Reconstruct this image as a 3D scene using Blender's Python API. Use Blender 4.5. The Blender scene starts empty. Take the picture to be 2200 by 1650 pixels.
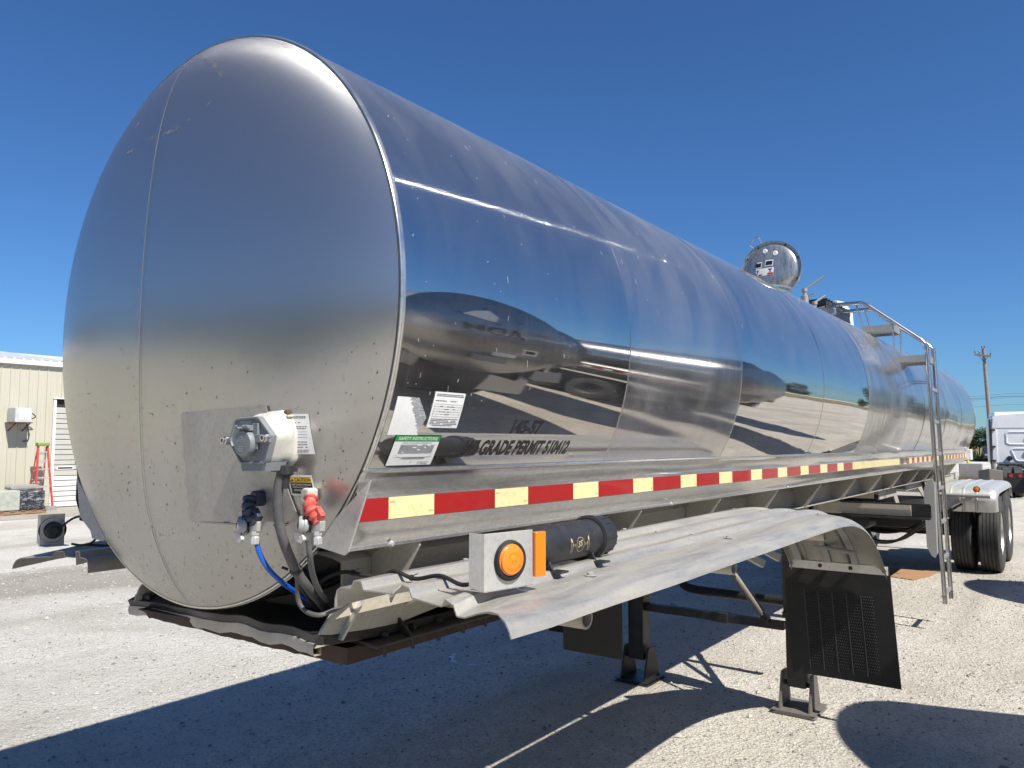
import bpy, bmesh, math, random
from mathutils import Vector, Matrix
R_ = math.radians
random.seed(7)
sc = bpy.context.scene
COL = sc.collection

# ------------------------------------------------------------------ camera
cam_d = bpy.data.cameras.new('camera')
cam = bpy.data.objects.new('camera', cam_d)
COL.objects.link(cam)
CAM = Vector((2.2195, -1.3729, 1.7325))
YAW, PIT = 0.6323, 0.0770
fwd = Vector((-math.sin(YAW) * math.cos(PIT), math.cos(YAW) * math.cos(PIT), math.sin(PIT)))
right = Vector((math.cos(YAW), math.sin(YAW), 0))
up = right.cross(fwd)
cam.matrix_world = Matrix(((right.x, up.x, -fwd.x, CAM.x), (right.y, up.y, -fwd.y, CAM.y), (right.z, up.z, -fwd.z, CAM.z), (0, 0, 0, 1)))
cam_d.sensor_width = 36
cam_d.lens = 1682.7 / 2200 * 36
cam_d.clip_start = 0.05
cam_d.clip_end = 3000
sc.camera = cam

# ------------------------------------------------------------------ light
KX, KY = 0.81, 0.17                      # shadows fall to -x (and a little +y)
sun_dir = Vector((KX, -KY, 1.0)).normalized()
EL = math.asin(sun_dir.z)
AZ = math.atan2(sun_dir.x, sun_dir.y)     # from +Y towards +X
w = bpy.data.worlds.new('World')
sc.world = w
w.use_nodes = True
nt = w.node_tree
sky = nt.nodes.new('ShaderNodeTexSky')
sky.sky_type = 'NISHITA'
sky.sun_disc = False
sky.sun_elevation = EL
sky.sun_rotation = AZ
sky.altitude = 0
sky.air_density = 1.0
sky.dust_density = 0.15
sky.ozone_density = 4.5
bg = nt.nodes['Background']
bg.inputs[1].default_value = 0.064
tint = nt.nodes.new('ShaderNodeMix'); tint.data_type = 'RGBA'; tint.blend_type = 'MULTIPLY'; tint.inputs[0].default_value = 1
tint.inputs[7].default_value = (.53, .85, 1.20, 1)
nt.links.new(sky.outputs[0], tint.inputs[6]); nt.links.new(tint.outputs[2], bg.inputs[0])
sl = bpy.data.lights.new('sun', 'SUN')
sl.energy = 5.0
sl.angle = R_(0.53)
sl.color = (1.0, 0.955, 0.88)
so = bpy.data.objects.new('sun', sl)
COL.objects.link(so)
so.rotation_euler = sun_dir.to_track_quat('Z', 'Y').to_euler()
so.location = (10, -5, 30)
sc.view_settings.view_transform = 'Standard'
sc.view_settings.look = 'None'
sc.view_settings.gamma = 1
sc.view_settings.use_curve_mapping = False
sc.view_settings.exposure = 0.58
sc.render.engine = 'CYCLES'
sc.cycles.max_bounces = 8
sc.cycles.glossy_bounces = 5
sc.cycles.diffuse_bounces = 3
sc.cycles.sample_clamp_indirect = 6

# ------------------------------------------------------------------ node helpers
class NT:
    def __init__(s, name):
        s.m = bpy.data.materials.new(name)
        s.m.use_nodes = True
        s.t = s.m.node_tree
        s.b = s.t.nodes['Principled BSDF']
        s.out = s.t.nodes['Material Output']
    def n(s, typ, **kw):
        nd = s.t.nodes.new('ShaderNode' + typ)
        for k, v in kw.items():
            if k.startswith('_'):
                setattr(nd, k[1:], v)
            else:
                nd.inputs[k].default_value = v
        return nd
    def l(s, a, b):
        s.t.links.new(a, b)
    def coord(s, kind='Object', scale=(1, 1, 1), rot=(0, 0, 0)):
        tc = s.t.nodes.new('ShaderNodeTexCoord')
        mp = s.t.nodes.new('ShaderNodeMapping')
        mp.inputs['Scale'].default_value = scale
        mp.inputs['Rotation'].default_value = rot
        s.l(tc.outputs[kind], mp.inputs[0])
        return mp.outputs[0]
    def noise(s, vec, scale, detail=4, rough=.55, dist=0):
        nd = s.n('TexNoise', Scale=scale, Detail=detail, Roughness=rough, Distortion=dist)
        s.l(vec, nd.inputs['Vector'])
        return nd.outputs['Fac']
    def ramp(s, fac, stops):
        nd = s.t.nodes.new('ShaderNodeValToRGB')
        e = nd.color_ramp.elements
        while len(e) < len(stops):
            e.new(.5)
        for i, (p, c) in enumerate(stops):
            e[i].position = p
            if not isinstance(c, (tuple, list)):
                c = (c, c, c)
            e[i].color = (*c, 1)
        s.l(fac, nd.inputs[0])
        return nd.outputs[0]
    def mix(s, fac, a, b, mode='MIX'):
        nd = s.t.nodes.new('ShaderNodeMix')
        nd.data_type = 'RGBA'
        nd.blend_type = mode
        for sock, v in ((nd.inputs[0], fac), (nd.inputs[6], a), (nd.inputs[7], b)):
            if isinstance(v, (int, float)):
                sock.default_value = v if sock.type == 'VALUE' else (v, v, v, 1)
            elif isinstance(v, (tuple, list)):
                sock.default_value = (*v, 1)
            else:
                s.l(v, sock)
        return nd.outputs[2]
    def math(s, op, a, b=0.0, c=None):
        nd = s.t.nodes.new('ShaderNodeMath')
        nd.operation = op
        for i, v in enumerate((a, b) if c is None else (a, b, c)):
            if isinstance(v, (int, float)):
                nd.inputs[i].default_value = v
            else:
                s.l(v, nd.inputs[i])
        return nd.outputs[0]
    def bump(s, h, strength=.3, dist=.01, prev=None):
        nd = s.n('Bump', Strength=strength, Distance=dist)
        s.l(h, nd.inputs['Height'])
        if prev is not None:
            s.l(prev, nd.inputs['Normal'])
        return nd.outputs[0]
    def set(s, k, v):
        if isinstance(v, (int, float)):
            s.b.inputs[k].default_value = v
        elif isinstance(v, (tuple, list)):
            s.b.inputs[k].default_value = (*v, 1)
        else:
            s.l(v, s.b.inputs[k])

def flat(name, col, rough=.5, metal=0., dirt=.25, scale=12, bump=.0, grime=(.12, .10, .08)):
    """a painted / moulded surface with grime and uneven gloss"""
    m = NT(name)
    v = m.coord()
    n1 = m.noise(v, scale, 6, .65)
    n2 = m.noise(v, scale * 6, 3, .6)
    f = m.ramp(n1, [(.42, 0.), (.75, 1.)])
    c = m.mix(m.math('MULTIPLY', f, dirt), col, grime)
    c = m.mix(m.math('MULTIPLY', n2, dirt * .5), c, tuple(x * .7 for x in col))
    m.set('Base Color', c)
    m.set('Metallic', metal)
    m.set('Roughness', m.math('MULTIPLY_ADD', n1, .25, rough - .12))
    if bump:
        m.set('Normal', m.bump(n2, bump, .003))
    return m.m

M = {}
def shell_mat(name, rough, scratch, haze, wav, tint=(.80, .80, .81), film=0.0):
    """polished stainless sheet; UV = (arc length, y). circumferential polishing marks"""
    m = NT(name)
    uv = m.coord('UV', (1, 1, 1))
    fine = m.n('TexNoise', Scale=1.0, Detail=3, Roughness=.6)
    mp = m.n('Mapping'); m.l(uv, mp.inputs[0]); mp.inputs['Scale'].default_value = (1.5, 420, 1)
    m.l(mp.outputs[0], fine.inputs['Vector'])
    fine2 = m.n('TexNoise', Scale=1.0, Detail=2, Roughness=.5)
    mp2 = m.n('Mapping'); m.l(uv, mp2.inputs[0]); mp2.inputs['Scale'].default_value = (.7, 70, 1); mp2.inputs['Rotation'].default_value = (0, 0, .03)
    m.l(mp2.outputs[0], fine2.inputs['Vector'])
    big = m.noise(m.coord('UV', (1.2, 1.0, 1)), 1.5, 2, .5, .3)
    big2 = m.noise(m.coord('UV', (1.2, .9, 1)), 5, 2, .45, .3)
    nrm = m.bump(big, wav, .012)
    nrm = m.bump(big2, wav * .5, .0022, nrm)
    nrm = m.bump(fine.outputs['Fac'], scratch, .00006, nrm)
    specks = m.n('TexVoronoi', Scale=60.0); m.l(m.coord('UV', (.6, 1, 1)), specks.inputs['Vector'])
    sp = m.ramp(specks.outputs['Distance'], [(.0, 1.), (.05, 0.)])
    spm = m.ramp(m.noise(uv, 7, 2), [(.5, 0.), (.6, 1.)])
    sp = m.math('MULTIPLY', sp, spm)
    film_n = m.ramp(m.noise(m.coord('UV', (1, 2.2, 1)), 2.2, 5, .6, .6), [(.35, 0.), (.7, 1.)])
    streak = m.ramp(fine2.outputs['Fac'], [(.4, 0.), (.72, 1.)])
    rr = m.math('ADD', rough, m.math('MULTIPLY', streak, scratch * .035))
    m.set('Base Color', m.mix(m.math('MULTIPLY', streak, .12), tint, (.62, .62, .61)))
    m.set('Metallic', 1.0)
    m.set('Roughness', m.math('ADD', rr, m.math('MULTIPLY', sp, .35)))
    m.set('Normal', nrm)
    # second, hazier lobe spread along the axis by the polishing marks
    g = m.n('BsdfAnisotropic', Color=(.74, .74, .75, 1), Roughness=.56, Anisotropy=-1.0)
    tg = m.n('Tangent', _direction_type='UV_MAP')
    m.l(tg.outputs[0], g.inputs['Tangent'])
    m.l(nrm, g.inputs['Normal'])
    # micro scratches around the barrel: every ray meets a facet tilted along the axis by a random amount
    gp_ = m.t.nodes.new('ShaderNodeNewGeometry')
    tot = None
    for k_ in range(3):
        vm = m.n('VectorMath', _operation='MULTIPLY_ADD'); m.l(gp_.outputs['Position'], vm.inputs[0]); vm.inputs[1].default_value = (9137., 8171., 9973.); vm.inputs[2].default_value = (k_ * 17.3, k_ * 5.1, k_ * 3.7)
        wn = m.n('TexWhiteNoise', _noise_dimensions='3D'); m.l(vm.outputs[0], wn.inputs['Vector'])
        tot = wn.outputs['Value'] if tot is None else m.math('ADD', tot, wn.outputs['Value'])
    tilt = m.math('MULTIPLY', m.math('SUBTRACT', tot, 1.5), .62)
    cx_ = m.n('CombineXYZ'); m.l(tilt, cx_.inputs[1])
    va = m.n('VectorMath', _operation='ADD'); m.l(nrm, va.inputs[0]); m.l(cx_.outputs[0], va.inputs[1])
    vn = m.n('VectorMath', _operation='NORMALIZE'); m.l(va.outputs[0], vn.inputs[0])
    g2 = m.n('BsdfAnisotropic', Color=(.80, .79, .79, 1), Roughness=.055); m.l(vn.outputs[0], g2.inputs['Normal'])
    gm = m.n('MixShader'); gm.inputs[0].default_value = .42; m.l(g.outputs[0], gm.inputs[1]); m.l(g2.outputs[0], gm.inputs[2]); g = gm
    d = m.n('BsdfDiffuse', Color=(.42, .40, .38, 1), Roughness=.5)
    fac = m.math('ADD', haze, m.math('MULTIPLY', m.math('MULTIPLY', streak, film_n), haze * 1.2))
    ms = m.n('MixShader'); m.l(fac, ms.inputs[0]); m.l(m.b.outputs[0], ms.inputs[1]); m.l(g.outputs[0], ms.inputs[2])
    # haze of scattered sun, put into the colour of the upward facing barrel
    sn = m.n('SeparateXYZ'); m.l(gp_.outputs['Normal'], sn.inputs[0])
    top_haze = m.math('MULTIPLY', m.ramp(sn.outputs[2], [(.06, 0.), (.75, 1.)]), m.math('MULTIPLY_ADD', film_n, .06, .10))
    ms2 = m.n('MixShader'); m.l(m.math('ADD', top_haze, m.math('ADD', m.math('MULTIPLY', film_n, film), m.math('MULTIPLY', sp, .4))), ms2.inputs[0])
    m.l(ms.outputs[0], ms2.inputs[1]); m.l(d.outputs[0], ms2.inputs[2])
    m.l(ms2.outputs[0], m.out.inputs[0])
    return m.m
M['shell_a'] = shell_mat('polished steel', .010, .10, .12, .03, (.64, .62, .59), film=.04)
M['shell_b'] = shell_mat('hazy scuffed steel', .07, .4, .34, .06, (.66, .65, .64), film=.10)
M['shell_c'] = shell_mat('mirror steel', .010, .10, .10, .14, (.64, .62, .595), film=.04)
M['shell_d'] = shell_mat('heavily brushed steel', .11, .9, .40, .22, (.60, .59, .57), film=.13)
M['shell_e'] = shell_mat('dull rear steel', .06, .5, .28, .30, (.62, .61, .60), film=.13)

def head_mat():
    m = NT('matte aluminium head')
    v = m.coord()
    n1 = m.noise(m.coord('Object', (1, 1, .35)), 2.5, 5, .6)
    fine = m.noise(m.coord('Object', (60, 60, 2.2)), 4, 3, .6)
    grain = m.noise(v, 260, 2, .5)
    spk = m.n('TexVoronoi', Scale=46.0); m.l(m.coord('Object', (1, 1, .36)), spk.inputs['Vector'])
    sep = m.n('SeparateXYZ'); m.l(v, sep.inputs[0])
    low = m.ramp(m.math('MULTIPLY_ADD', sep.outputs[2], .55, -.66), [(.0, 1.), (.62, 0.)])   # road film from below
    mask = m.ramp(m.noise(v, 11, 3, .6), [(.40, 0.), (.58, 1.)])
    dots = m.math('MULTIPLY', m.ramp(spk.outputs['Distance'], [(.13, 1.), (.23, 0.)]), m.math('MULTIPLY', mask, low))
    # ghost of a removed decal high on the head (stain with its own outline)
    film = m.math('MULTIPLY', low, m.ramp(n1, [(.3, .3), (.7, .75)]))
    col = m.mix(film, (.50, .50, .50), (.35, .325, .265))
    col = m.mix(m.math('MULTIPLY', m.ramp(fine, [(.5, 0.), (.8, 1.)]), .16), col, (.45, .43, .40))
    col = m.mix(m.math('MULTIPLY', dots, .75), col, (.16, .14, .12))
    m.set('Base Color', col)
    m.set('Metallic', m.math('MULTIPLY_ADD', film, -.35, .97))
    m.set('Roughness', m.math('ADD', .20, m.math('MULTIPLY', film, .16)))
    brush = m.noise(m.coord('Object', (330, 330, 5)), 1, 2, .6)
    m.set('Normal', m.bump(brush, .35, .0006, m.bump(grain, .04, .001, m.bump(m.noise(v, 1.6, 3, .5), .15, .02))))
    # vertical mill grain: facets tilted sideways at random
    gp_ = m.t.nodes.new('ShaderNodeNewGeometry'); tot = None
    for k_ in range(3):
        vm = m.n('VectorMath', _operation='MULTIPLY_ADD'); m.l(gp_.outputs['Position'], vm.inputs[0]); vm.inputs[1].default_value = (9137., 8171., 9973.); vm.inputs[2].default_value = (k_ * 17.3, k_ * 5.1, k_ * 3.7)
        wn = m.n('TexWhiteNoise', _noise_dimensions='3D'); m.l(vm.outputs[0], wn.inputs['Vector'])
        tot = wn.outputs['Value'] if tot is None else m.math('ADD', tot, wn.outputs['Value'])
    cx_ = m.n('CombineXYZ'); m.l(m.math('MULTIPLY', m.math('SUBTRACT', tot, 1.5), 1.45), cx_.inputs[0])
    va = m.n('VectorMath', _operation='ADD'); m.l(gp_.outputs['Normal'], va.inputs[0]); m.l(cx_.outputs[0], va.inputs[1])
    vn = m.n('VectorMath', _operation='NORMALIZE'); m.l(va.outputs[0], vn.inputs[0])
    g2 = m.n('BsdfAnisotropic', Color=(.50, .495, .48, 1), Roughness=.22); m.l(vn.outputs[0], g2.inputs['Normal'])
    ms = m.n('MixShader'); ms.inputs[0].default_value = .29; m.l(m.b.outputs[0], ms.inputs[1]); m.l(g2.outputs[0], ms.inputs[2])
    df = m.n('BsdfDiffuse', Color=(.40, .375, .33, 1)); ms2 = m.n('MixShader'); ms2.inputs[0].default_value = .10; m.l(ms.outputs[0], ms2.inputs[1]); m.l(df.outputs[0], ms2.inputs[2]); m.l(ms2.outputs[0], m.out.inputs[0])
    return m.m
M['head'] = head_mat()
M['seamdark'] = None

def alu(name, col, rough, metal=.85, film=(.50, .46, .39), amt=.5, streak=(1, 1, 1), spots=.5, bump=.1):
    m = NT(name)
    v = m.coord('Object', streak)
    n1 = m.noise(v, 5, 6, .62)
    n2 = m.noise(m.coord(), 60, 4, .6)
    n3 = m.noise(m.coord('Object', tuple(14 * q for q in streak)), 9, 4, .7)
    spk = m.n('TexVoronoi', Scale=85.0); m.l(m.coord(), spk.inputs['Vector'])
    f = m.math('MULTIPLY', m.ramp(n1, [(.3, .15), (.7, 1.)]), amt)
    d = m.math('MULTIPLY', m.math('MULTIPLY', m.ramp(spk.outputs['Distance'], [(.08, 1.), (.22, 0.)]), m.ramp(m.noise(m.coord(), 9, 3), [(.48, 0.), (.62, 1.)])), spots)
    c = m.mix(f, col, film)
    c = m.mix(m.math('MULTIPLY', m.ramp(n3, [(.42, 0.), (.70, 1.)]), .35), c, tuple(x * .72 for x in film))
    c = m.mix(m.math('MULTIPLY', m.ramp(n2, [(.45, 0.), (.8, 1.)]), .3), c, tuple(x * .55 for x in film))
    c = m.mix(d, c, (.13, .11, .09))
    m.set('Base Color', c)
    m.set('Metallic', m.math('MULTIPLY_ADD', f, -metal * .7, metal))
    m.set('Roughness', m.math('MULTIPLY_ADD', f, .3, rough))
    m.set('Normal', m.bump(n2, bump, .002, m.bump(n1, bump, .01)))
    return m.m
M['dullplate'] = alu('dull doubler plate', (.47, .465, .45), .34, .85, (.37, .35, .30), .6, (2, 2, .7), .5)
M['fender'] = alu('weathered aluminium fender', (.46, .45, .43), .34, .78, (.36, .34, .285), .85, (7, .5, 3), .3)
M['rail'] = alu('bright formed rail', (.70, .69, .67), .14, .98, (.44, .40, .33), .42, (1, .3, 1), .25, .04)
M['frame'] = alu('dusty frame steel', (.52, .50, .44), .42, .3, (.38, .345, .27), .8, (1, .6, 1), .5)
M['plate'] = alu('brushed bracket aluminium', (.72, .72, .70), .33, .75, (.52, .49, .42), .5, (3, 3, .6), .35)
M['bright'] = alu('bright tube steel', (.64, .63, .61), .20, 1., (.5, .48, .45), .06, (1, 1, 1), .0)
M['tread_metal'] = alu('dull step metal', (.42, .43, .43), .45, .8, (.30, .29, .27), .6)
M['lid'] = alu('stained polished lid', (.55, .55, .54), .16, 1., (.40, .37, .30), .6, (8, 8, .8), .3)
M['gal'] = alu('grey zinc plate', (.42, .43, .43), .5, .5, (.34, .33, .31), .6)
M['rim'] = alu('aluminium rim', (.72, .72, .70), .3, .95, (.5, .45, .38), .4)
M['cast'] = alu('cast aluminium housing', (.60, .585, .54), .45, .25, (.62, .59, .50), .6, (1, 1, 1), .15)
M['cast_dark'] = alu('grey moulded cover', (.17, .19, .20), .45, .0, (.22, .23, .23), .5, (1, 1, 1), .1)
M['rubber'] = flat('black rubber', (.006, .006, .0065), .66, 0, .3, 14, .3, (.045, .042, .038))
M['tyre'] = flat('tyre rubber', (.030, .030, .031), .72, 0, .6, 6, .3, (.11, .105, .095))
M['blackplastic'] = flat('black plastic', (.022, .023, .025), .42, 0, .4, 20, .1, (.06, .06, .06))
M['blacksteel'] = flat('black painted steel', (.012, .012, .013), .45, 0, .6, 9, .2, (.05, .044, .036))
M['rust'] = flat('greasy rusted plate', (.050, .022, .012), .6, .1, .85, 7, .5, (.012, .010, .009))
M['rustbolt'] = flat('rusty bolt', (.12, .048, .022), .7, .2, .5, 60, .4, (.05, .03, .02))
M['browngrey'] = flat('brown grey steel', (.17, .155, .135), .6, .2, .6, 6, .2)
M['tarspot'] = flat('tar specks', (.14, .125, .105), .7)
M['scratch'] = flat('bright scratch', (.60, .62, .66), .5)
M['amber'] = None
def lens(name, col, scale=0):
    m = NT(name)
    m.set('Base Color', col)
    m.set('Roughness', .18)
    m.set('Subsurface Weight', .4)
    m.b.inputs['Subsurface Radius'].default_value = (.02, .008, .003)
    m.set('Coat Weight', .6)
    v = m.coord()
    if scale == 'rings':
        wv = m.n('TexNoise', Scale=300., Detail=1.); m.l(v, wv.inputs['Vector'])
        m.set('Normal', m.bump(wv.outputs['Fac'], .3, .001))
    else:
        ck = m.n('TexVoronoi', Scale=260., _feature='DISTANCE_TO_EDGE'); m.l(v, ck.inputs['Vector'])
        m.set('Normal', m.bump(ck.outputs['Distance'], .5, .002))
    return m.m
M['amber'] = lens('amber lens', (.90, .24, .015), 'rings')
M['amber2'] = lens('amber reflector', (.92, .22, .01))
M['redlens'] = lens('red lens', (.45, .01, .01))
def tape(name, col, wear, wc):
    m = NT(name)
    v = m.coord()
    n = m.noise(m.coord('Object', (1, 1, 1)), 30, 6, .7)
    hexv = m.n('TexVoronoi', Scale=420., _feature='DISTANCE_TO_EDGE'); m.l(v, hexv.inputs['Vector'])
    c = m.mix(m.math('MULTIPLY', m.ramp(n, [(.52, 0.), (.70, 1.)]), wear), col, wc)
    m.set('Base Color', c); m.set('Roughness', .38); m.set('Coat Weight', .3)
    m.set('Normal', m.bump(hexv.outputs['Distance'], .15, .0004))
    return m.m
M['tape_red'] = tape('red reflective tape', (.30, .010, .010), .35, (.22, .045, .035))
M['tape_yellow'] = tape('yellowed reflective tape', (.70, .60, .31), .6, (.42, .35, .16))
M['tape_old'] = tape('weathered yellow tape', (.66, .57, .27), .9, (.34, .28, .12))
M['white'] = flat('white label stock', (.80, .80, .78), .4, 0, .12, 30)
M['whitepaint'] = flat('white truck paint', (.78, .79, .80), .22, 0, .10, 3)
M['ink'] = flat('black lettering', (.012, .012, .013), .4, 0, .1)
M['green'] = flat('green label band', (.02, .30, .06), .4, 0, .05)
M['yellowlabel'] = flat('yellow label band', (.80, .52, .03), .4, 0, .05)
M['redlabel'] = flat('red label band', (.62, .03, .04), .4, 0, .05)
M['blue'] = flat('blue air line', (.01, .09, .42), .28, 0, .1)
M['navy'] = flat('dark blue coupling paint', (.012, .024, .06), .45, 0, .4, 40, .2)
M['redpaint'] = flat('chipped red paint', (.62, .07, .05), .45, 0, .5, 70, .5, (.45, .38, .34))
M['greycable'] = flat('dusty grey cable', (.075, .075, .078), .55, 0, .6, 40, .2, (.16, .15, .13))
M['gold'] = flat('worn gold marking', (.55, .45, .25), .5, 0, .3, 80)

# ------------------------------------------------------------------ mesh helpers
class MB:
    def __init__(s):
        s.v = []; s.f = []; s.uv = None
    def quad_grid(s, rows, close_u=False, close_v=False):
        """rows: list of lists of points"""
        b = len(s.v); nu = len(rows[0]); nv = len(rows)
        for r in rows:
            s.v += [tuple(p) for p in r]
        for j in range(nv - (0 if close_v else 1)):
            for i in range(nu - (0 if close_u else 1)):
                a = b + j * nu + i; c = b + j * nu + (i + 1) % nu
                j2 = (j + 1) % nv
                s.f.append((a, c, b + j2 * nu + (i + 1) % nu, b + j2 * nu + i))
        return s
    def box(s, x0, x1, y0, y1, z0, z1, mat=None):
        b = len(s.v)
        P = [Vector((x, y, z)) for z in (z0, z1) for y in (y0, y1) for x in (x0, x1)]
        if mat is not None:
            P = [mat @ p for p in P]
        s.v += [tuple(p) for p in P]
        for q in ((0, 2, 3, 1), (4, 5, 7, 6), (0, 1, 5, 4), (2, 6, 7, 3), (0, 4, 6, 2), (1, 3, 7, 5)):
            s.f.append(tuple(b + i for i in q))
        return s
    def bar(s, a, b_, wx, wz, upv=(0, 0, 1)):
        """rectangular bar between two points"""
        a = Vector(a); b_ = Vector(b_); d = (b_ - a); L = d.length; d.normalize()
        u = Vector(upv); x = d.cross(u)
        if x.length < 1e-4: x = d.cross(Vector((1, 0, 0)))
        x.normalize(); z = x.cross(d)
        m = Matrix(((x.x, d.x, z.x, a.x), (x.y, d.y, z.y, a.y), (x.z, d.z, z.z, a.z), (0, 0, 0, 1)))
        return s.box(-wx / 2, wx / 2, 0, L, -wz / 2, wz / 2, m)
    def prism(s, poly, axis, a, b_):
        """poly: 2D points; axis the extruded axis; order of the remaining axes is x,y,z"""
        b0 = len(s.v); n = len(poly)
        def mk(p, t):
            if axis == 'x': return (t, p[0], p[1])
            if axis == 'y': return (p[0], t, p[1])
            return (p[0], p[1], t)
        s.v += [mk(p, a) for p in poly] + [mk(p, b_) for p in poly]
        s.f.append(tuple(b0 + i for i in range(n))[::-1]); s.f.append(tuple(b0 + n + i for i in range(n)))
        for i in range(n):
            k = (i + 1) % n
            s.f.append((b0 + i, b0 + k, b0 + n + k, b0 + n + i))
        return s
    def tube(s, pts, r, n=10, cap=True, closed=False):
        pts = [Vector(p) for p in pts]; m = len(pts)
        rr = r if isinstance(r, (list, tuple)) else [r] * m
        tang = []
        for i in range(m):
            if closed: t = pts[(i + 1) % m] - pts[i - 1]
            else: t = pts[min(i + 1, m - 1)] - pts[max(i - 1, 0)]
            tang.append(t.normalized())
        t0 = tang[0]; u = t0.cross(Vector((0, 0, 1)))
        if u.length < .05: u = t0.cross(Vector((1, 0, 0)))
        u.normalize(); rows = []
        for i in range(m):
            t = tang[i]; u = (u - t * u.dot(t)).normalized(); v = t.cross(u)
            rows.append([pts[i] + (u * math.cos(a) + v * math.sin(a)) * rr[i] for a in [2 * math.pi * k / n for k in range(n)]])
        b = len(s.v)
        s.quad_grid(rows, close_u=True, close_v=closed)
        if cap and not closed:
            s.f.append(tuple(b + k for k in range(n))[::-1])
            s.f.append(tuple(b + (m - 1) * n + k for k in range(n)))
        return s
    def lathe(s, prof, origin, axis, n=32, ref=None, a0=0, a1=2 * math.pi):
        """prof: (radius, distance along axis)"""
        o = Vector(origin); ax = Vector(axis).normalized()
        u = ax.cross(Vector((0, 0, 1)))
        if u.length < .05: u = ax.cross(Vector((1, 0, 0)))
        u.normalize(); v = ax.cross(u)
        full = abs(a1 - a0 - 2 * math.pi) < 1e-6
        ks = n if full else n + 1
        rows = [[o + ax * h + (u * math.cos(a) + v * math.sin(a)) * max(r, 1e-5) for a in [a0 + (a1 - a0) * k / n for k in range(ks)]] for r, h in prof]
        s.quad_grid(rows, close_u=full)
        return s
    def sheet(s, rows, th):
        """open grid given thickness along its normals"""
        nv = len(rows); nu = len(rows[0]); R2 = []
        rows = [[Vector(p) for p in r] for r in rows]
        for j in range(nv):
            q = []
            for i in range(nu):
                du = rows[j][min(i + 1, nu - 1)] - rows[j][max(i - 1, 0)]
                dv = rows[min(j + 1, nv - 1)][i] - rows[max(j - 1, 0)][i]
                nn = du.cross(dv)
                nn = nn.normalized() if nn.length > 1e-9 else Vector((0, 0, 1))
                q.append(rows[j][i] - nn * th)
            R2.append(q)
        b = len(s.v); s.quad_grid(rows); b2 = len(s.v); s.quad_grid(R2)
        k = nu * nv
        # flip the second side
        nf = (nu - 1) * (nv - 1)
        s.f[-nf:] = [tuple(reversed(f)) for f in s.f[-nf:]]
        def edge(seq):
            for a, c in zip(seq[:-1], seq[1:]):
                s.f.append((b + a, b2 + a, b2 + c, b + c))
        edge([i for i in range(nu)][::1]); edge([(nv - 1) * nu + i for i in range(nu)][::-1])
        edge([j * nu for j in range(nv)][::-1]); edge([j * nu + nu - 1 for j in range(nv)])
        return s
    def mesh(s, name, mat, smooth=32):
        me = bpy.data.meshes.new(name)
        me.from_pydata(s.v, [], s.f)
        me.update()
        bm = bmesh.new(); bm.from_mesh(me)
        bmesh.ops.recalc_face_normals(bm, faces=bm.faces)
        bm.to_mesh(me); bm.free()
        if smooth:
            for p in me.polygons: p.use_smooth = True
            me.set_sharp_from_angle(angle=R_(smooth))
        if mat is not None:
            me.materials.append(M[mat] if isinstance(mat, str) else mat)
        return me

def link(name, me, parent=None):
    o = bpy.data.objects.new(name, me)
    COL.objects.link(o)
    if parent is not None: o.parent = parent
    return o
def ob(name, mb, mat, parent=None, smooth=32, bevel=0, seg=2):
    o = link(name, mb.mesh(name, mat, smooth), parent)
    if bevel:
        b = o.modifiers.new('bevel', 'BEVEL'); b.width = bevel; b.segments = seg; b.limit_method = 'ANGLE'; b.angle_limit = R_(40)
    return o
def tag(o, label, cat, group=None, kind=None):
    if label: o['label'] = label
    if cat: o['category'] = cat
    if group: o['group'] = group
    if kind: o['kind'] = kind
    return o
def empty(name, loc, label, cat, rz=0, group=None):
    o = bpy.data.objects.new(name, None)
    o.empty_display_size = .2
    COL.objects.link(o); o.location = loc; o.rotation_euler = (0, 0, rz)
    return tag(o, label, cat, group)
def dup(o, parent=None):
    c = o.copy(); COL.objects.link(c)
    if parent is not None: c.parent = parent
    for ch in o.children: dup(ch, c)
    return c
def smoothpath(pts, n=6):
    """Catmull-Rom through the points"""
    P = [Vector(p) for p in pts]; P = [P[0] * 2 - P[1]] + P + [P[-1] * 2 - P[-2]]
    out = []
    for i in range(1, len(P) - 2):
        for k in range(n):
            t = k / n; a, b, c, d = P[i - 1], P[i], P[i + 1], P[i + 2]
            out.append(.5 * ((2 * b) + (c - a) * t + (2 * a - 5 * b + 4 * c - d) * t * t + (3 * b - a - 3 * c + d) * t ** 3))
    out.append(P[-2]); return out

FONTMESH = {}
def textmesh(s, bold=0.0):
    key = (s, bold)
    if key not in FONTMESH:
        cu = bpy.data.curves.new('t', 'FONT'); cu.body = s; cu.size = 1.0; cu.offset = bold; cu.resolution_u = 3
        o = bpy.data.objects.new('t', cu); COL.objects.link(o)
        bpy.context.view_layer.update()
        dg = bpy.context.evaluated_depsgraph_get()
        me = bpy.data.meshes.new_from_object(o.evaluated_get(dg))
        vs = [tuple(v.co) for v in me.vertices]; fs = [tuple(p.vertices) for p in me.polygons]
        bpy.data.objects.remove(o); bpy.data.curves.remove(cu); bpy.data.meshes.remove(me)
        x0 = min(v[0] for v in vs); x1 = max(v[0] for v in vs); y0 = min(v[1] for v in vs); y1 = max(v[1] for v in vs)
        vs = [((v[0] - x0) / (x1 - x0), (v[1] - y0) / (y1 - y0)) for v in vs]
        FONTMESH[key] = (vs, fs)
    return FONTMESH[key]
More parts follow.
